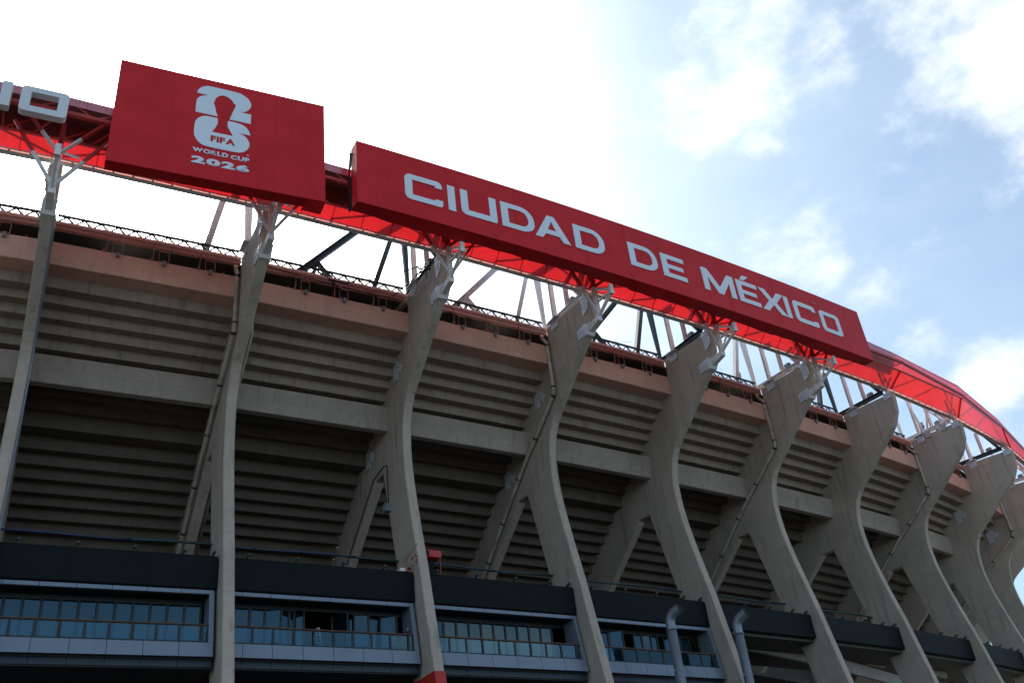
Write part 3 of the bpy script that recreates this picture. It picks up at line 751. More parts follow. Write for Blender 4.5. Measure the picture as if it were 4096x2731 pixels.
# ------------------------------------------------------------------ roof frames rising behind the gutter
pos_names = ['far left', 'behind the sun glare', 'between the second and third ribs', 'between the third and fourth ribs', 'between the fourth and fifth ribs', 'between the fifth and sixth ribs',
             'between the sixth and seventh ribs', 'between the seventh and eighth ribs', 'between the eighth and ninth ribs', 'at the far right end']
for k in range(0, 11):
    dark = (k % 2 == 1)
    ma = m_green if dark else m_white
    nm = ['leftmost bay', 'second bay from the left', 'third bay from the left', 'fourth bay from the left', 'fifth bay from the left', 'sixth bay from the left', 'seventh bay from the left', 'bay left of the last full rib', 'last bay before the bend', 'bay round the bend', 'farthest bay'][k]
    Fm = thing('roof_frame', ('dark green' if dark else 'white') + ' steel roof frame standing above the gutter in the ' + nm, 'roof frame', P(k+.5, -.6, 38.9), 'steel roof frames above the gutter')
    r = -.6
    q_ = P(k+.6, 5, 0); slope = 37.9/math.hypot(q_.x-CX, q_.y-CY)
    top = 40.9+6.6*slope; dz_ = top-39.
    d0 = .80 if k == 0 else .30
    MB().ibeam(P(k+d0, r, 38.95), P(k+d0+(.018 if k == 0 else .078)*dz_, r-.4, top), .48, .42, .07).build('diagonal_beam', ma, Fm)
    if k:
        n1_ = P(k+.30+.078*1.95, r-.15, 40.9)
        MB().bar(n1_, P(k+.425, r, 39.0), .26).build('strut', ma, Fm)
        MB().bar(n1_, P(k+.585, r, 39.0), .26).build('strut', ma, Fm)
        MB().bar(P(k+.79, r, 39.0), P(k+.79+.028*dz_, r, top), .34).build('strut', ma, Fm)
    MB().hexa([P(k+1.035, r, 39.2), P(k+1.05, r, 39.2), P(k+1.05, r-.2, 39.2), P(k+1.035, r-.2, 39.2), P(k+1.01, r, top), P(k+1.055, r, top), P(k+1.055, r-.3, top), P(k+1.01, r-.3, top)]).build('strut', ma, Fm)
    # rafter along the rib top and the posts bolted to the rib
    kk = k+1
    MB().ibeam(RP(kk, -.7, 39.55, .3), RP(kk, 4.2, 39.55, .3), .30, .34, .05).build('rafter', ma, Fm)
    MB().bar(RP(kk, 3.0, 39.7, .3), RP(kk, 3.0, 40.05, .3), .5, .3).build('lamp_housing', m_box, Fm)
    MB().bar(RP(kk, 4.0, 39.6, .3), RP(kk, 2.6, 39.6+2.6*slope+2, -1.6), .22).build('strut', ma, Fm)
    MB().ibeam(RP(kk, 1.1, 39.25, .1), RP(kk, 1.1, top-.6, .1), .30, .26, .05, upv=(0, 1, 0)).build('post', m_white, Fm)
    MB().ibeam(RP(kk, 2.3, 39.4, .45), RP(kk, 2.3, top-1.3, .45), .28, .24, .05, upv=(0, 1, 0)).build('post', m_white, Fm)
    MB().hexa([RP(kk, .55, 39.22, -.30), RP(kk, .55, 39.22, .1), RP(kk, 1.6, 39.3, .1), RP(kk, 1.6, 39.3, -.30), RP(kk, .55, 39.27, -.30), RP(kk, .55, 39.27, .1), RP(kk, 1.6, 39.35, .1), RP(kk, 1.6, 39.35, -.30)]).build('base_plate', m_plate, Fm)
    if k in (6, 8):
        for (a_, b_, c_, d_) in ((1.7, 39.3, 1.2, 43), (2.0, 39.3, 3.4, 43.5), (3.6, 39.3, 2.6, 43.8), (3.9, 39.4, 1.9, 42.5)):
            MB().bar(RP(kk, a_, b_, -.15), RP(kk, c_, d_, -.5), .14).build('strut', m_white, Fm)
        for a_ in (1.9, 3.5):
            MB().hexa([RP(kk, a_-.3, 38.8, -.10), RP(kk, a_+.3, 38.8, -.10), RP(kk, a_+.3, 38.8, -.04), RP(kk, a_-.3, 38.8, -.04), RP(kk, a_-.3, 39.35, -.3), RP(kk, a_+.3, 39.35, -.3), RP(kk, a_+.3, 39.35, -.04), RP(kk, a_-.3, 39.35, -.04)]).build('base_plate', m_plate, Fm)

# lattice rail on the gutter
bayn = ['at the left picture edge', 'beside the sun', 'left of the roped rib', 'right of the roped rib', 'below the middle of the long sign', 'below the last word of the long sign',
        'under the right end of the long sign', 'under the first bare canopy panel', 'under the second bare canopy panel', 'under the last canopy panel', 'beyond the bend', 'farthest round the bend']
for k in range(-1, 10):
    mb1 = MB(); zt, zb, r = 39.93, 39.44, -.25
    Lr = thing('lattice_rail', 'thin black lattice rail on the gutter ' + bayn[k+1], 'rail', P(k+.5, r, 39.4), 'lattice rails along the gutter')
    MB().bar(P(k+.06, r, zt), P(k+.99, r, zt), .055).build('chord', m_green, Lr)
    MB().bar(P(k+.06, r, zt-.11), P(k+.99, r, zt-.11), .07).build('chord', m_green, Lr)
    n = 11
    lat = MB()
    for i in range(n):
        a = k+.06+.93*i/n; b = k+.06+.93*(i+.5)/n; c = k+.06+.93*(i+1)/n
        lat.bar(P(a, r, zb-.05), P(b, r, zt-.11), .08); lat.bar(P(b, r, zt-.11), P(c, r, zb-.05), .08)
        lat.bar(P(b, r, zt-.11), P(c, r-.3, zb-.05), .03)
        if i % 3 == 0: lat.bar(P(a, r+.2, zb-.3), P(a, r+.02, zt-.0), .04)
    lat.build('lattice_web', m_green, Lr)

# ------------------------------------------------------------------ signs
def glyph_mesh(polys, mapf, th=.02):
    "polys: [outer, hole, ...] 2D; mapf(x,y,off)->Vector"
    vl = [[Vector((x, y, 0)) for x, y in pl] for pl in polys]
    tris = tessellate_polygon(vl)
    flat = [(x, y) for pl in polys for x, y in pl]; n = len(flat)
    vs = [mapf(x, y, th) for x, y in flat]+[mapf(x, y, -.01) for x, y in flat]
    fs = [tuple(t) for t in tris]; o = 0
    for pl in polys:
        m = len(pl)
        for i in range(m): a = o+i; b = o+(i+1) % m; fs.append((a, b, b+n, a+n))
        o += m
    return fixn(raw(vs, fs))
# --- long sign
LR = 8.0; z0s, z1s = 38.75, 43.48
ls = thing('name_sign', 'long red box sign reading CIUDAD DE MÉXICO in pale letters', 'sign', P(3.4, 7.5, 38.7))
seams = [1.40, 1.93, 2.36, 2.83, 3.15, 3.42, 3.98, 4.45, 4.93, 5.41]
random.seed(11)
for a, b in zip(seams[:-1], seams[1:]):
    n = 8; m_ = 8; vs = []; fs = []
    for i in range(n+1):
        q = a+(b-a)*i/n
        if i == 0: q += .0012
        if i == n: q -= .0012
        for j in range(m_+1):
            z = z0s+(z1s-z0s)*j/m_
            edge = min(i, n-i, j, m_-j)
            vs.append(PS(q, LR-(.015*random.random() if edge else 0), z))
    for i in range(n):
        for j in range(m_): q = i*(m_+1)+j; fs.append((q, q+m_+1, q+m_+2, q+1))
    MB().add(vs, fs).build('banner_panel', m_sign, ls, smooth=True)
    if a > 1.5:
        MB().pris([(LR-.01, z0s), (LR+.012, z0s), (LR+.012, z1s), (LR-.01, z1s)], [(lambda r, z, q=a-.004: PS(q, r, z)), (lambda r, z, q=a+.004: PS(q, r, z))]).build('seam_strip', m_sign, ls)
    # underside sheet, sagging a little along its back edge
    vs = []; fs = []
    for i in range(n+1):
        q = a+(b-a)*i/n
        sag = .20*abs(sin((q-1.4)*3.9))*abs(sin(q*2.3))+.12*random.random()*(1 if 0 < i < n else 0)
        vs += [PS(q, LR, z0s), PS(q, LR-.45, z0s-.02-sag*.4), PS(q, LR-.88, z0s-sag)]
    for i in range(n):
        for j in range(2): q = i*3+j; fs.append((q, q+3, q+4, q+1))
    MB().add(vs, fs).build('underside_sheet', m_sign, ls, smooth=True)
MB().pris([(LR-.03, z0s+.02), (LR-.03, z1s), (LR-.9, z1s), (LR-.9, z0s+.02)], [(lambda r, z, q=1.402+i*.1: PS(min(q, 5.407), r, z)) for i in range(41)]).build('sign_box', m_sign, ls)
# black flap at the left end
MB().add([PS(1.398, LR-.5, 42.9), PS(1.396, LR-.95, 43.3), PS(1.385, LR-1.05, 41.0), PS(1.392, LR-.8, 41.4), PS(1.387, LR-1.0, 38.6), PS(1.398, LR-.8, 38.7)], [(0, 1, 2, 3), (3, 2, 4, 5)]).build('loose_flap', m_black, ls)
KM = 1/11.28
def smap(x, z, off): return PS(x, LR+off, z)
# letters, (k, z) outlines; h 40.0 .. 41.98
Zb, Zt = 40.0, 41.98; sw = .050; sh = .40
def rnd(cx, cy, rx, ry, a0, a1, n=6): return [(cx+rx*cos(radians(a0+(a1-a0)*i/n)), cy+ry*sin(radians(a0+(a1-a0)*i/n))) for i in range(n+1)]
def I_(x): return [[(x, Zb), (x+.044, Zb), (x+.044, Zt), (x, Zt)]]
def C_(x, w):
    R = .035; S = .40; e = x+w
    o = rnd(x+R, Zt-S, R, S, 180, 90)+rnd(e-R*.8, Zt-S, R*.8, S, 90, 20)+[(e, Zt-.54), (e-.042, Zt-.54), (e-.042, Zt-.40), (x+.044, Zt-.40), (x+.044, Zb+.40), (e-.044, Zb+.40), (e-.044, Zb+.52), (e, Zb+.52)]+rnd(e-R*.5, Zb+S*.5, R*.5, S*.5, 0, -90, 4)+rnd(x+R, Zb+S, R, S, -90, -180)
    return [o]
def U_(x, w):
    R = .035; S = .42; e = x+w
    return [[(x, Zt), (x, Zb+S)]+rnd(x+R, Zb+S, R, S, 180, 270)[1:]+rnd(e-.012, Zb+.15, .012, .15, 270, 360)+[(e, Zt), (e-.044, Zt), (e-.044, Zb+.42), (x+.044, Zb+.42), (x+.044, Zt)]]
def D_(x, w):
    e = x+w; R = .09
    return [[(x, Zb)]+rnd(e-R, Zb+.75, R, .75, -90, 0)+rnd(e-R, Zt-.95, R, .95, 0, 90)+[(x, Zt)],
            [(x+.046, Zb+.38)]+rnd(e-R*.98, Zb+.92, R*.55, .54, -90, 0)+rnd(e-R*.98, Zt-.95, R*.55, .58, 0, 90)+[(x+.046, Zt-.38)]]
def A_(x, w):
    c = x+w/2; a = Zt; t = .048
    return [[(x, Zb), (x+t, Zb), (x+.075, Zb+.42), (x+w-.075, Zb+.42), (x+w-t, Zb), (x+w, Zb), (c+.024, a), (c-.024, a)],
            [(x+.092, Zb+.80), (c, a-.42), (x+w-.092, Zb+.80)]]
def E_(x, w, m=.86):
    return [[(x, Zb), (x+w, Zb), (x+w, Zb+.38), (x+.047, Zb+.38), (x+.047, Zb+.80), (x+w*.9, Zb+.80), (x+w*.9, Zb+1.15), (x+.047, Zb+1.15), (x+.047, Zt-.38), (x+w*.98, Zt-.38), (x+w*.98, Zt), (x, Zt)]]
def M_(x, w):
    return [[(x, Zb), (x+.046, Zb), (x+.046, Zb+1.25), (x+w/2-.02, Zb), (x+w/2+.02, Zb), (x+w-.046, Zb+1.25), (x+w-.046, Zb), (x+w, Zb), (x+w, Zt), (x+w-.052, Zt), (x+w/2, Zb+.62), (x+.052, Zt), (x, Zt)]]
def X_(x, w):
    t = .062; c = x+w/2
    return [[(x, Zb), (x+t, Zb), (c, Zb+.72), (x+w-t, Zb), (x+w, Zb), (c+.038, Zb+.99), (x+w, Zt), (x+w-t, Zt), (c, Zt-.72), (x+t, Zt), (x, Zt), (c-.038, Zb+.99)]]
def O_(x, w):
    e = x+w; R = .035; S = .36
    out = rnd(x+R, Zb+S, R, S, 180, 270)+rnd(e-R, Zb+S, R, S, 270, 360)+rnd(e-R, Zt-S, R, S, 0, 90)+rnd(x+R, Zt-S, R, S, 90, 180)
    inn = rnd(x+.050, Zb+.45, .008, .08, 180, 270, 3)+rnd(e-.050, Zb+.45, .008, .08, 270, 360, 3)+rnd(e-.050, Zt-.45, .008, .08, 0, 90, 3)+rnd(x+.050, Zt-.45, .008, .08, 90, 180, 3)
    return [out, inn]
acc_ = [[(4.108, 42.08), (4.150, 42.10), (4.20, 42.56), (4.140, 42.52)]]
word = [C_(1.669, .222), I_(1.924), U_(2.003, .224), D_(2.258, .216), A_(2.474, .243), D_(2.752, .218), D_(3.157, .218), E_(3.414, .192), M_(3.752, .283), E_(4.064, .200), acc_, X_(4.278, .248), I_(4.530), C_(4.622, .238), O_(4.905, .217)]
def dens_(pl, mx=.03):
    out = []
    for i in range(len(pl)):
        a = pl[i]; b = pl[(i+1) % len(pl)]; n = max(1, int(math.ceil(abs(a[0]-b[0])/mx)))
        for j in range(n): out.append((a[0]+(b[0]-a[0])*j/n, a[1]+(b[1]-a[1])*j/n))
    return out
for g_ in word:
    link('letter', glyph_mesh([dens_(p) for p in g_], smap, .04), m_letter, ls)
m_patch = plain('bright_red_patch', (.62, .02, .03), .5)
link('patch', glyph_mesh([[(4.85, 42.33), (4.917, 42.36), (4.921, 42.66), (4.85, 42.63)]], smap, .018), m_patch, ls)

# --- square logo board
lg = thing('logo_sign', 'large square red board with the pale FIFA World Cup 2026 emblem', 'sign', (-3.2, -8, 37.5))
cx_, r8, cz_, yw, ln_, W_, H_ = -3.187, 8., 41.376, -.078, -.041, 11.269, 7.711
LC = Vector((cx_, -r8, cz_)); La = Vector((cos(yw), sin(yw), 0)); Ln = Vector((sin(yw), -cos(yw), 0)); Lb = Vector((0, 0, 1))*cos(ln_)+Ln*sin(ln_); LN = La.cross(Lb)
if LN.y > 0: LN = -LN
def lmap(x, y, off): return LC+La*x+Lb*y+LN*off
W2, H2 = W_/2, H_/2
MB().hexa([lmap(-W2, -H2, -.03), lmap(W2, -H2, -.03), lmap(W2, -H2, -.72), lmap(-W2, -H2, -.72), lmap(-W2, H2, -.03), lmap(W2, H2, -.03), lmap(W2, H2, -.72), lmap(-W2, H2, -.72)]).build('sign_box', m_sign, lg)
for i in range(4):
    a = -W2+W_*i/4+.004; b = -W2+W_*(i+1)/4-.004; n = 6; vs = []; fs = []
    for p in range(n+1):
        for q in range(n+1):
            vs.append(lmap(a+(b-a)*p/n, -H2+H_*q/n, -.012*random.random() if 0 < p < n and 0 < q < n else 0))
    for p in range(n):
        for q in range(n): j = p*(n+1)+q; fs.append((j, j+n+1, j+n+2, j+1))
    MB().add(vs, fs).build('banner_panel', m_sign, lg, smooth=True)
MB().add([lmap(W2-.9, -H2-.01, -.1), lmap(W2, -H2-.01, -.02), lmap(W2-.1, -H2-.3, -.75), lmap(W2-1.2, -H2-.2, -.78)], [(0, 1, 2, 3)]).build('loose_flap', m_sign, lg)
def chaik(pl, lim=48, it=2):
    for _ in range(it):
        out = []; n = len(pl)
        for i in range(n):
            p0, p1, p2 = (Vector(pl[(i+d) % n]) for d in (-1, 0, 1))
            a = (p1-p0); b = (p2-p1)
            if a.length < 1e-6 or b.length < 1e-6: continue
            ang_ = abs(math.degrees(a.angle(b)))
            if ang_ > lim: out.append(tuple(p1))
            else: out += [tuple(p1-a*.25), tuple(p1+b*.25)]
        pl = out
    return pl
e2r = [(-1.56, 2.55), (-1.52, 2.79), (-1.38, 3.05), (-1.12, 3.25), (-.91, 3.31), (.61, 3.29), (.86, 3.24), (1.22, 3.0), (1.41, 2.62), (1.42, 2.36), (1.29, 2.05), (1.09, 1.83), (.81, 1.74), (1.44, 1.72), (1.43, .96), (.28, .97),
       (.40, 1.49), (.50, 1.87), (.57, 2.13), (.56, 2.27), (.49, 2.28), (.31, 2.60), (.06, 2.77), (-.22, 2.77), (-.46, 2.60), (-.57, 2.32), (-.59, 2.13), (-.62, 2.12), (-.63, 1.99), (-.53, 1.71), (-.46, 1.27), (-.36, 1.0),
       (-1.55, 1.01), (-1.56, 1.86), (-1.5, 2.14), (-1.28, 2.40), (-.92, 2.53)]
e6 = [(-.36, .86), (-.91, .86), (-1.18, .78), (-1.43, .52), (-1.54, .15), (-1.54, -.69), (-1.40, -1.09), (-1.15, -1.36), (-.88, -1.48), (.73, -1.49), (1.03, -1.42), (1.30, -1.16), (1.44, -.78), (1.37, -.40), (1.12, -.06), (.79, .05), (1.44, .04),
      (1.38, .32), (1.16, .66), (.84, .81), (.22, .83), (.18, .60), (.21, .33), (.34, .09), (.52, -.29), (-.61, -.29), (-.46, .02), (-.32, .50), (-.35, .70)]
link('emblem_digit', glyph_mesh([chaik(e2r)], lmap, .02), m_letter, lg)
link('emblem_digit', glyph_mesh([chaik(e6)], lmap, .02), m_letter, lg)
def text_mesh(txt, x0, x1, y0, y1, mapf, off, mat, parent, bold=.02, name='letter', gap=.06, widths=None):
    "each character its own mesh, fitted so the word fills the box"
    sizes = []; ms = []
    for ch in txt:
        cu = bpy.data.curves.new('t', 'FONT'); cu.body = ch; cu.size = 1; cu.offset = bold; cu.resolution_u = 4
        to = bpy.data.objects.new('t', cu); COL.objects.link(to)
        dg = bpy.context.evaluated_depsgraph_get(); me = bpy.data.meshes.new_from_object(to.evaluated_get(dg))
        bpy.data.objects.remove(to, do_unlink=True)
        if ch == ' ' or not me.vertices: ms.append(None); sizes.append((0, .35)); continue
        xs = [v.co.x for v in me.vertices]; ys = [v.co.y for v in me.vertices]
        ms.append((me, min(xs), min(ys), max(ys))); sizes.append((min(xs), max(xs)-min(xs)))
    tot = sum(s_[1] for s_ in sizes)+gap*(len(txt)-1); sx = (x1-x0)/tot; x = x0
    for it_, (mn, wd) in zip(ms, sizes):
        if it_ is not None:
            me, mx, ymn, ymx = it_
            bm = bmesh.new(); bm.from_mesh(me)
            r_ = bmesh.ops.extrude_face_region(bm, geom=bm.faces[:]); newv = set(e for e in r_['geom'] if isinstance(e, bmesh.types.BMVert))
            for v in bm.verts:
                v.co = mapf(x+(v.co.x-mn)*sx, y0+(v.co.y-ymn)/(ymx-ymn)*(y1-y0), off if v in newv else -.005)
            bmesh.ops.recalc_face_normals(bm, faces=bm.faces); bm.to_mesh(me); bm.free(); me.materials.clear()
            link(name, me, mat, parent)
        x += (wd+gap)*sx
text_mesh('FIFA', -.65, .65, -1.02, -.57, lmap, .03, m_sign, lg, .045)
text_mesh('WORLD', -1.53, .33, -2.02, -1.70, lmap, .02, m_letter, lg, .045)
text_mesh('CUP', .46, 1.46, -2.06, -1.74, lmap, .02, m_letter, lg, .045)
text_mesh('2026', -1.55, 1.48, -2.84, -2.33, lmap, .02, m_letter, lg, .06, gap=.04)
text_mesh('TM', 1.30, 1.42, -1.62, -1.50, lmap, .02, m_letter, lg, .02)

# --- free-standing letters at the far left
il = thing('name_sign', 'two bulky grey letters I and O standing before the red truss at the left edge', 'sign', P(-.1, 7.3, 39.9))
def imap(x, z, off): return P(x, 7.5+off, z)
def solid_letter(polys):
    vl = [[Vector((x, y, 0)) for x, y in pl] for pl in polys]; tris = tessellate_polygon(vl)
    flat = [p for pl in polys for p in pl]; n = len(flat)
    vs = [imap(x, y, 0) for x, y in flat]+[imap(x, y, -.42) for x, y in flat]; fs = [tuple(t) for t in tris]+[tuple(i+n for i in t) for t in tris]; o = 0
    for pl in polys:
        m = len(pl)
        for i in range(m): a = o+i; b = o+(i+1) % m; fs.append((a, b, b+n, a+n))
        o += m
    return fixn(raw(vs, fs))
link('letter', solid_letter([[(-.243, 40.05), (-.20, 40.05), (-.20, 41.71), (-.243, 41.71)]]), m_letter3d, il)
def rr(x0, x1, z0, z1, rx, rz, n=5): return rnd(x0+rx, z0+rz, rx, rz, 180, 270, n)+rnd(x1-rx, z0+rz, rx, rz, 270, 360, n)+rnd(x1-rx, z1-rz, rx, rz, 0, 90, n)+rnd(x0+rx, z1-rz, rx, rz, 90, 180, n)
link('letter', solid_letter([rr(-.163, .034, 40.0, 41.72, .022, .24), rr(-.122, -.008, 40.39, 41.36, .001, .01, 1)]), m_letter3d, il)

# ------------------------------------------------------------------ exhaust stacks
for (kf, ztop, lab) in ((3.425, 17.34, 'grey metal exhaust stack with an elbow mouth, left one, in front of the fourth terrace'), (3.935, 17.47, 'grey metal exhaust stack with an elbow mouth, right one, beside the fifth visible rib')):
    S = thing('exhaust_stack', lab, 'exhaust pipe', P(kf, 2.0, 0), 'grey exhaust stacks')
    b0 = P(kf, 2.0, 0); R = .30
    MB().tube([b0, b0+Vector((0, 0, ztop-.05))], R, 24).build('stack', m_stack, S, smooth=True)
    MB().tube([b0+Vector((0, 0, ztop-.05)), b0+Vector((0, 0, ztop+.02))], R+.05, 24).build('collar', m_stack, S, smooth=True)
    dirv = Vector((.35, -.94, 0)).normalized(); bend = .66; pts = []
    for i in range(7):
        a = radians(74)*i/6; pts.append(b0+Vector((0, 0, ztop+.35))+dirv*bend*(1-cos(a))+Vector((0, 0, bend*sin(a))))
    end = (pts[-1]-pts[-2]).normalized()
    pts = [b0+Vector((0, 0, ztop))]+pts+[pts[-1]+end*.42]
    MB().tube(pts, R, 24, cap=False).build('elbow', m_stack, S, smooth=True)
    MB().tube([pts[-1]-end*.03, pts[-1]+end*.004], R*.93, 24).build('mouth', m_black, S)  # black disc closing the elbow, painted stand-in for its dark inside
    MB().bar(b0+Vector((-.42, -.1, 14.9)), b0+Vector((-.28, 0, 14.9)), .10).build('bracket', m_stack, S)

# ------------------------------------------------------------------ smaller things
# red cooler cabinet on the concourse
rc = thing('red_booth', 'small red cabinet on thin legs beside the third rib above the black fascia', 'cabinet', P(2.17, -2.2, 20.6))
o = bayprism([(-1.9, 21.95), (-1.9, 22.42), (-2.7, 22.42), (-2.7, 21.95)], 2.08, 2.215).build('cabinet', m_redplastic, rc); bevel(o, .08, 3)
MB().bar(P(2.205, -2.0, 20.5), P(2.205, -2.0, 21.98), .04).build('leg', m_redplastic, rc)
MB().bar(P(2.18, -2.6, 20.5), P(2.18, -2.6, 21.98), .04).build('leg', m_redplastic, rc)
bayprism([(-1.88, 22.03), (-1.88, 22.34), (-1.9, 22.34), (-1.9, 22.03)], 2.09, 2.135).build('panel', m_black, rc)
bayprism([(-2.1, 20.55), (-2.1, 21.75), (-2.8, 21.75), (-2.8, 20.55)], 2.08, 2.17).build('machine_body', m_fascia, rc)
# white and red case on the fascia by rib 2
wc = thing('light_case', 'small white case with a red end on the black fascia by the roped rib', 'case', P(1.94, -1.3, 20.6))
o = bayprism([(-1.05, 20.6), (-1.05, 20.78), (-1.6, 20.78), (-1.6, 20.6)], 1.925, 1.955).build('case', m_white, wc)
bayprism([(-1.05, 20.6), (-1.05, 20.82), (-1.6, 20.82), (-1.6, 20.6)], 1.957, 1.972).build('end_cap', m_redplastic, wc)
# step ladder
ld = thing('step_ladder', 'white aluminium step ladder on the second terrace behind the glass balustrade', 'ladder', P(1.49, -1.2, 15.95))
for (a0, a1, r0, r1) in ((1.462, 1.486, -1.0, -1.2), (1.512, 1.494, -1.0, -1.2), (1.466, 1.486, -1.5, -1.2), (1.52, 1.496, -1.5, -1.2)):
    MB().bar(P(a0, r0, 15.96), P(a1, r1, 17.2), .045).build('rail', m_alu, ld)
for i in range(1, 6):
    t = i/6; MB().bar(P(1.462+.024*t, -1.0-.2*t, 15.96+1.24*t), P(1.512-.018*t, -1.0-.2*t, 15.96+1.24*t), .05, .03).build('tread', m_alu, ld)
# person leaning at the balustrade
def person(base, face):
    root = thing('person', 'person in a dark shirt leaning at the right end of the second terrace railing', 'person', base)
    me = bpy.data.meshes.new('body')
    J = [((0, 0, .72), .13), ((0, 0, .90), .12), ((0, -.03, 1.08), .15), ((0, -.07, 1.16), .05), ((0, -.09, 1.22), .06), ((0, -.10, 1.30), .085), ((0, -.10, 1.36), .07),
         ((.17, -.04, 1.07), .055), ((.22, -.14, .88), .045), ((.10, -.30, .86), .035), ((.04, -.33, .87), .03),
         ((-.17, -.04, 1.07), .055), ((-.22, -.14, .88), .045), ((-.10, -.30, .86), .035), ((-.04, -.33, .87), .03),
         ((.08, 0, .66), .085), ((.09, -.01, .36), .06), ((.09, .02, .05), .04), ((.09, -.10, .03), .035),
         ((-.08, 0, .66), .085), ((-.09, -.01, .36), .06), ((-.09, .02, .05), .04), ((-.09, -.10, .03), .035)]
    E_ = [(0, 1), (1, 2), (2, 3), (3, 4), (4, 5), (5, 6), (2, 7), (7, 8), (8, 9), (9, 10), (2, 11), (11, 12), (12, 13), (13, 14), (0, 15), (15, 16), (16, 17), (17, 18), (0, 19), (19, 20), (20, 21), (21, 22)]
    me.from_pydata([j[0] for j in J], E_, [])
    o = bpy.data.objects.new('body', me); COL.objects.link(o); o.parent = root
    md = o.modifiers.new('skin', 'SKIN'); o.modifiers.new('sub', 'SUBSURF').levels = 2
    o.modifiers['sub'].render_levels = 2
    for v, j in zip(me.skin_vertices[0].data, J): v.radius = (j[1], j[1])
    me.skin_vertices[0].data[0].use_root = True
    me.materials.append(m_cloth)
    # head with hair
    hd = MB().tube([(0, -.11, 1.19), (0, -.12, 1.22), (0, -.12, 1.28), (0, -.115, 1.34), (0, -.10, 1.385)], [.035, .062, .082, .078, .03], 12); 
    hd.tube([(0, -.20, 1.27), (0, -.225, 1.255)], [.012, .016], 6); hd.build('head', m_skin, None, True).parent = root
    hr = MB().tube([(0, -.085, 1.24), (0, -.085, 1.30), (0, -.09, 1.36), (0, -.10, 1.40)], [.07, .088, .084, .04], 12); hr.build('hair', m_black, None, True).parent = root
    root.rotation_euler = (0, 0, face)
person(P(1.945, -1.05, 15.95), TH[2])
# rigging at rib 2: leaning aluminium truss, slings, ropes and cables
tr = thing('rigging_truss', 'slim aluminium truss leaning against the second full rib under chains', 'truss', RP(2, .5, 37.8, -.3))
A0 = [RP(2, 3.45, 38.0, -.12), RP(2, 3.45, 38.25, -.12), RP(2, 3.45, 38.12, -.42)]; A1 = [RP(2, -.6, 37.85, -.5), RP(2, -.6, 38.1, -.5), RP(2, -.6, 37.98, -.8)]
for a, b in zip(A0, A1): MB().tube([a, b], .03, 6).build('tube', m_alu, tr, smooth=True)
lt = MB()
for i in range(12):
    for (u_, w_) in ((0, 1), (1, 2), (2, 0)):
        p = A0[u_].lerp(A1[u_], i/12); q = A0[w_].lerp(A1[w_], (i+1)/12); lt.bar(p, q, .02)
lt.build('web', m_alu, tr)
def rope(name, label, a, b, sag, r, n=14, mat=m_rope, grp='cables strung to the rib tops'):
    a = Vector(a); b = Vector(b)
    o = MB().tube([a.lerp(b, i/n)-Vector((0, 0, sag*4*(i/n)*(1-i/n))) for i in range(n+1)], r, 6).build(name, mat, None, smooth=True, label=label, category='cable')
    if grp: o['group'] = grp
rope('cable', 'dark cable slanting down from the bracket elbow to the gutter beside the sun', RP(1, 5.6, 36.7, .4), P(1.53, .1, 38.95), .1, .035)
rope('cable', 'dark rope drooping from mid gutter up to the rigged rib top', P(1.58, .1, 38.9), RP(2, 3.4, 39.35, -.2), .25, .03)
rope('cable', 'chain link rope running low to the foot of the rigging on the rib', P(1.9, .1, 38.75), RP(2, 3.3, 39.2, -.25), .12, .035)
rope('cable', 'pair of hanging chains holding the leaning aluminium truss', RP(2, 3.3, 39.2, -.25), RP(2, 3.35, 38.2, -.2), 0, .03)
rope('cable', 'loose rope along the lower edge of the gutter left of the rigged rib', P(1.1, .15, 38.95), P(1.93, .15, 38.55), .12, .03)
for k in (4, 5, 6): rope('cable', 'thin steel wire crossing the sky gap above the gutter, ' + {4: 'fourth rib', 5: 'fifth rib', 6: 'sixth rib'}[k] + ' side', P(k-.45, -4, 42.2), P(k+.1, -4, 43.6), .05, .012)
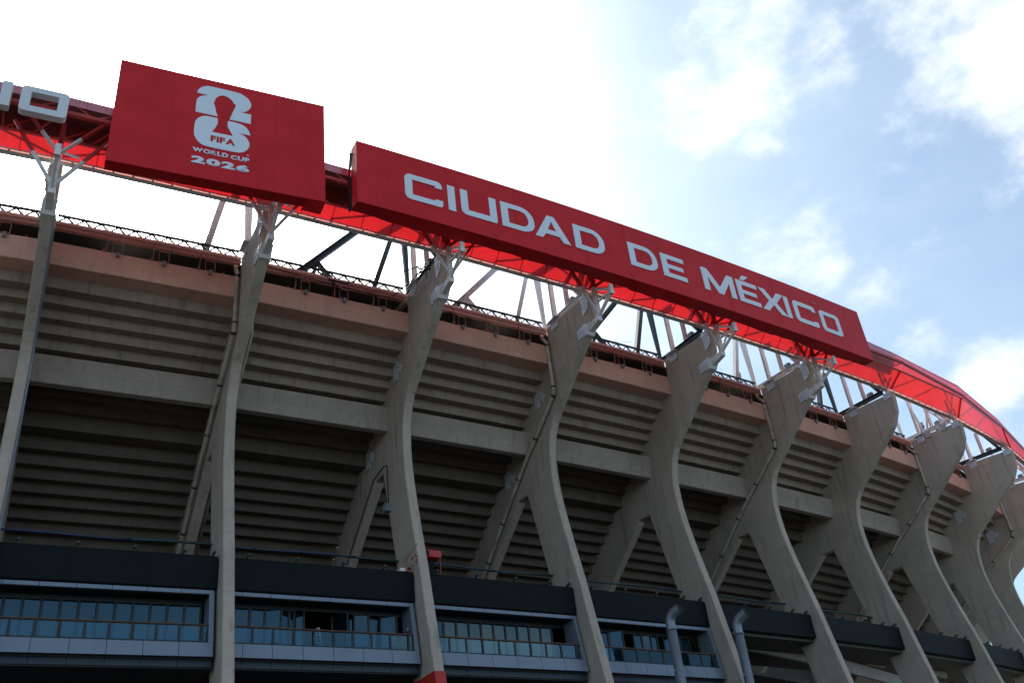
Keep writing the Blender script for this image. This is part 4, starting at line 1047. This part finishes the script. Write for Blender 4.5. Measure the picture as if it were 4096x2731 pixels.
# tangle of slings over the rib
sl_ = MB(); random.seed(5)
for i in range(9):
    p = RP(2, 2.6+random.random()*1.1, 39.15+random.random()*.35, -.35+random.random()*.5); q = p+Vector((random.uniform(-.6, .6), random.uniform(-.5, .5), random.uniform(-.45, .15)))
    sl_.tube([p, p.lerp(q, .5)+Vector((0, 0, -.1)), q], .05, 6)
sl_.build('rigging_slings', m_rope, None, smooth=True, label='tangle of dark slings and a hoist wrapped over the rigged rib top', category='slings')
hk = thing('hoist_block', 'dark hoist block hanging on ropes below the middle of the gutter', 'hoist', P(1.55, .2, 38.6))
MB().bar(P(1.53, .2, 38.55), P(1.53, .2, 38.95), .16).build('block', m_rope, hk); MB().bar(P(1.57, .2, 38.4), P(1.57, .2, 38.7), .12).build('hook', m_rust, hk); MB().bar(P(1.50, .2, 38.9), P(1.62, .2, 38.9), .06).build('crossbar', m_rope, hk)
# cameras / antennas on the lattice rail
an = thing('antenna_box', 'small white antenna box on a post above the lattice rail left of the sixth rib', 'antenna', P(4.83, -.3, 39.9))
MB().bar(P(4.83, -.3, 39.4), P(4.83, -.3, 40.1), .05).build('mast', m_green, an); MB().bar(P(4.83, -.3, 40.0), P(4.83, -.3, 40.5), .28, .14).build('panel', m_white, an)
# banner low at the right
bn = thing('striped_banner', 'blue red and grey striped banner under the black fascia near the lower right corner', 'banner', P(7.6, -6, 18.5))
MB().hexa([P(7.47, -6, 18.35), P(7.83, -6, 18.9), P(7.83, -6.06, 18.9), P(7.47, -6.06, 18.35), P(7.48, -6, 19.6), P(7.78, -6, 20.15), P(7.78, -6.06, 20.15), P(7.48, -6.06, 19.6)]).build('cloth', m_stripe, bn)
MB().hexa([P(7.72, -5.98, 18.95), P(7.82, -5.98, 19.1), P(7.82, -5.99, 19.1), P(7.72, -5.99, 18.95), P(7.70, -5.98, 19.65), P(7.785, -5.98, 19.8), P(7.785, -5.99, 19.8), P(7.70, -5.99, 19.65)]).build('white_field', m_white, bn)
MB().bar(P(7.3, -6, 18.3), P(7.75, -6, 20.4), .12).build('pole', m_alu, bn)
sc.cycles.max_bounces = 10
sc.cycles.diffuse_bounces = 5
sc.cycles.transparent_max_bounces = 12
sc.cycles.use_denoising = True
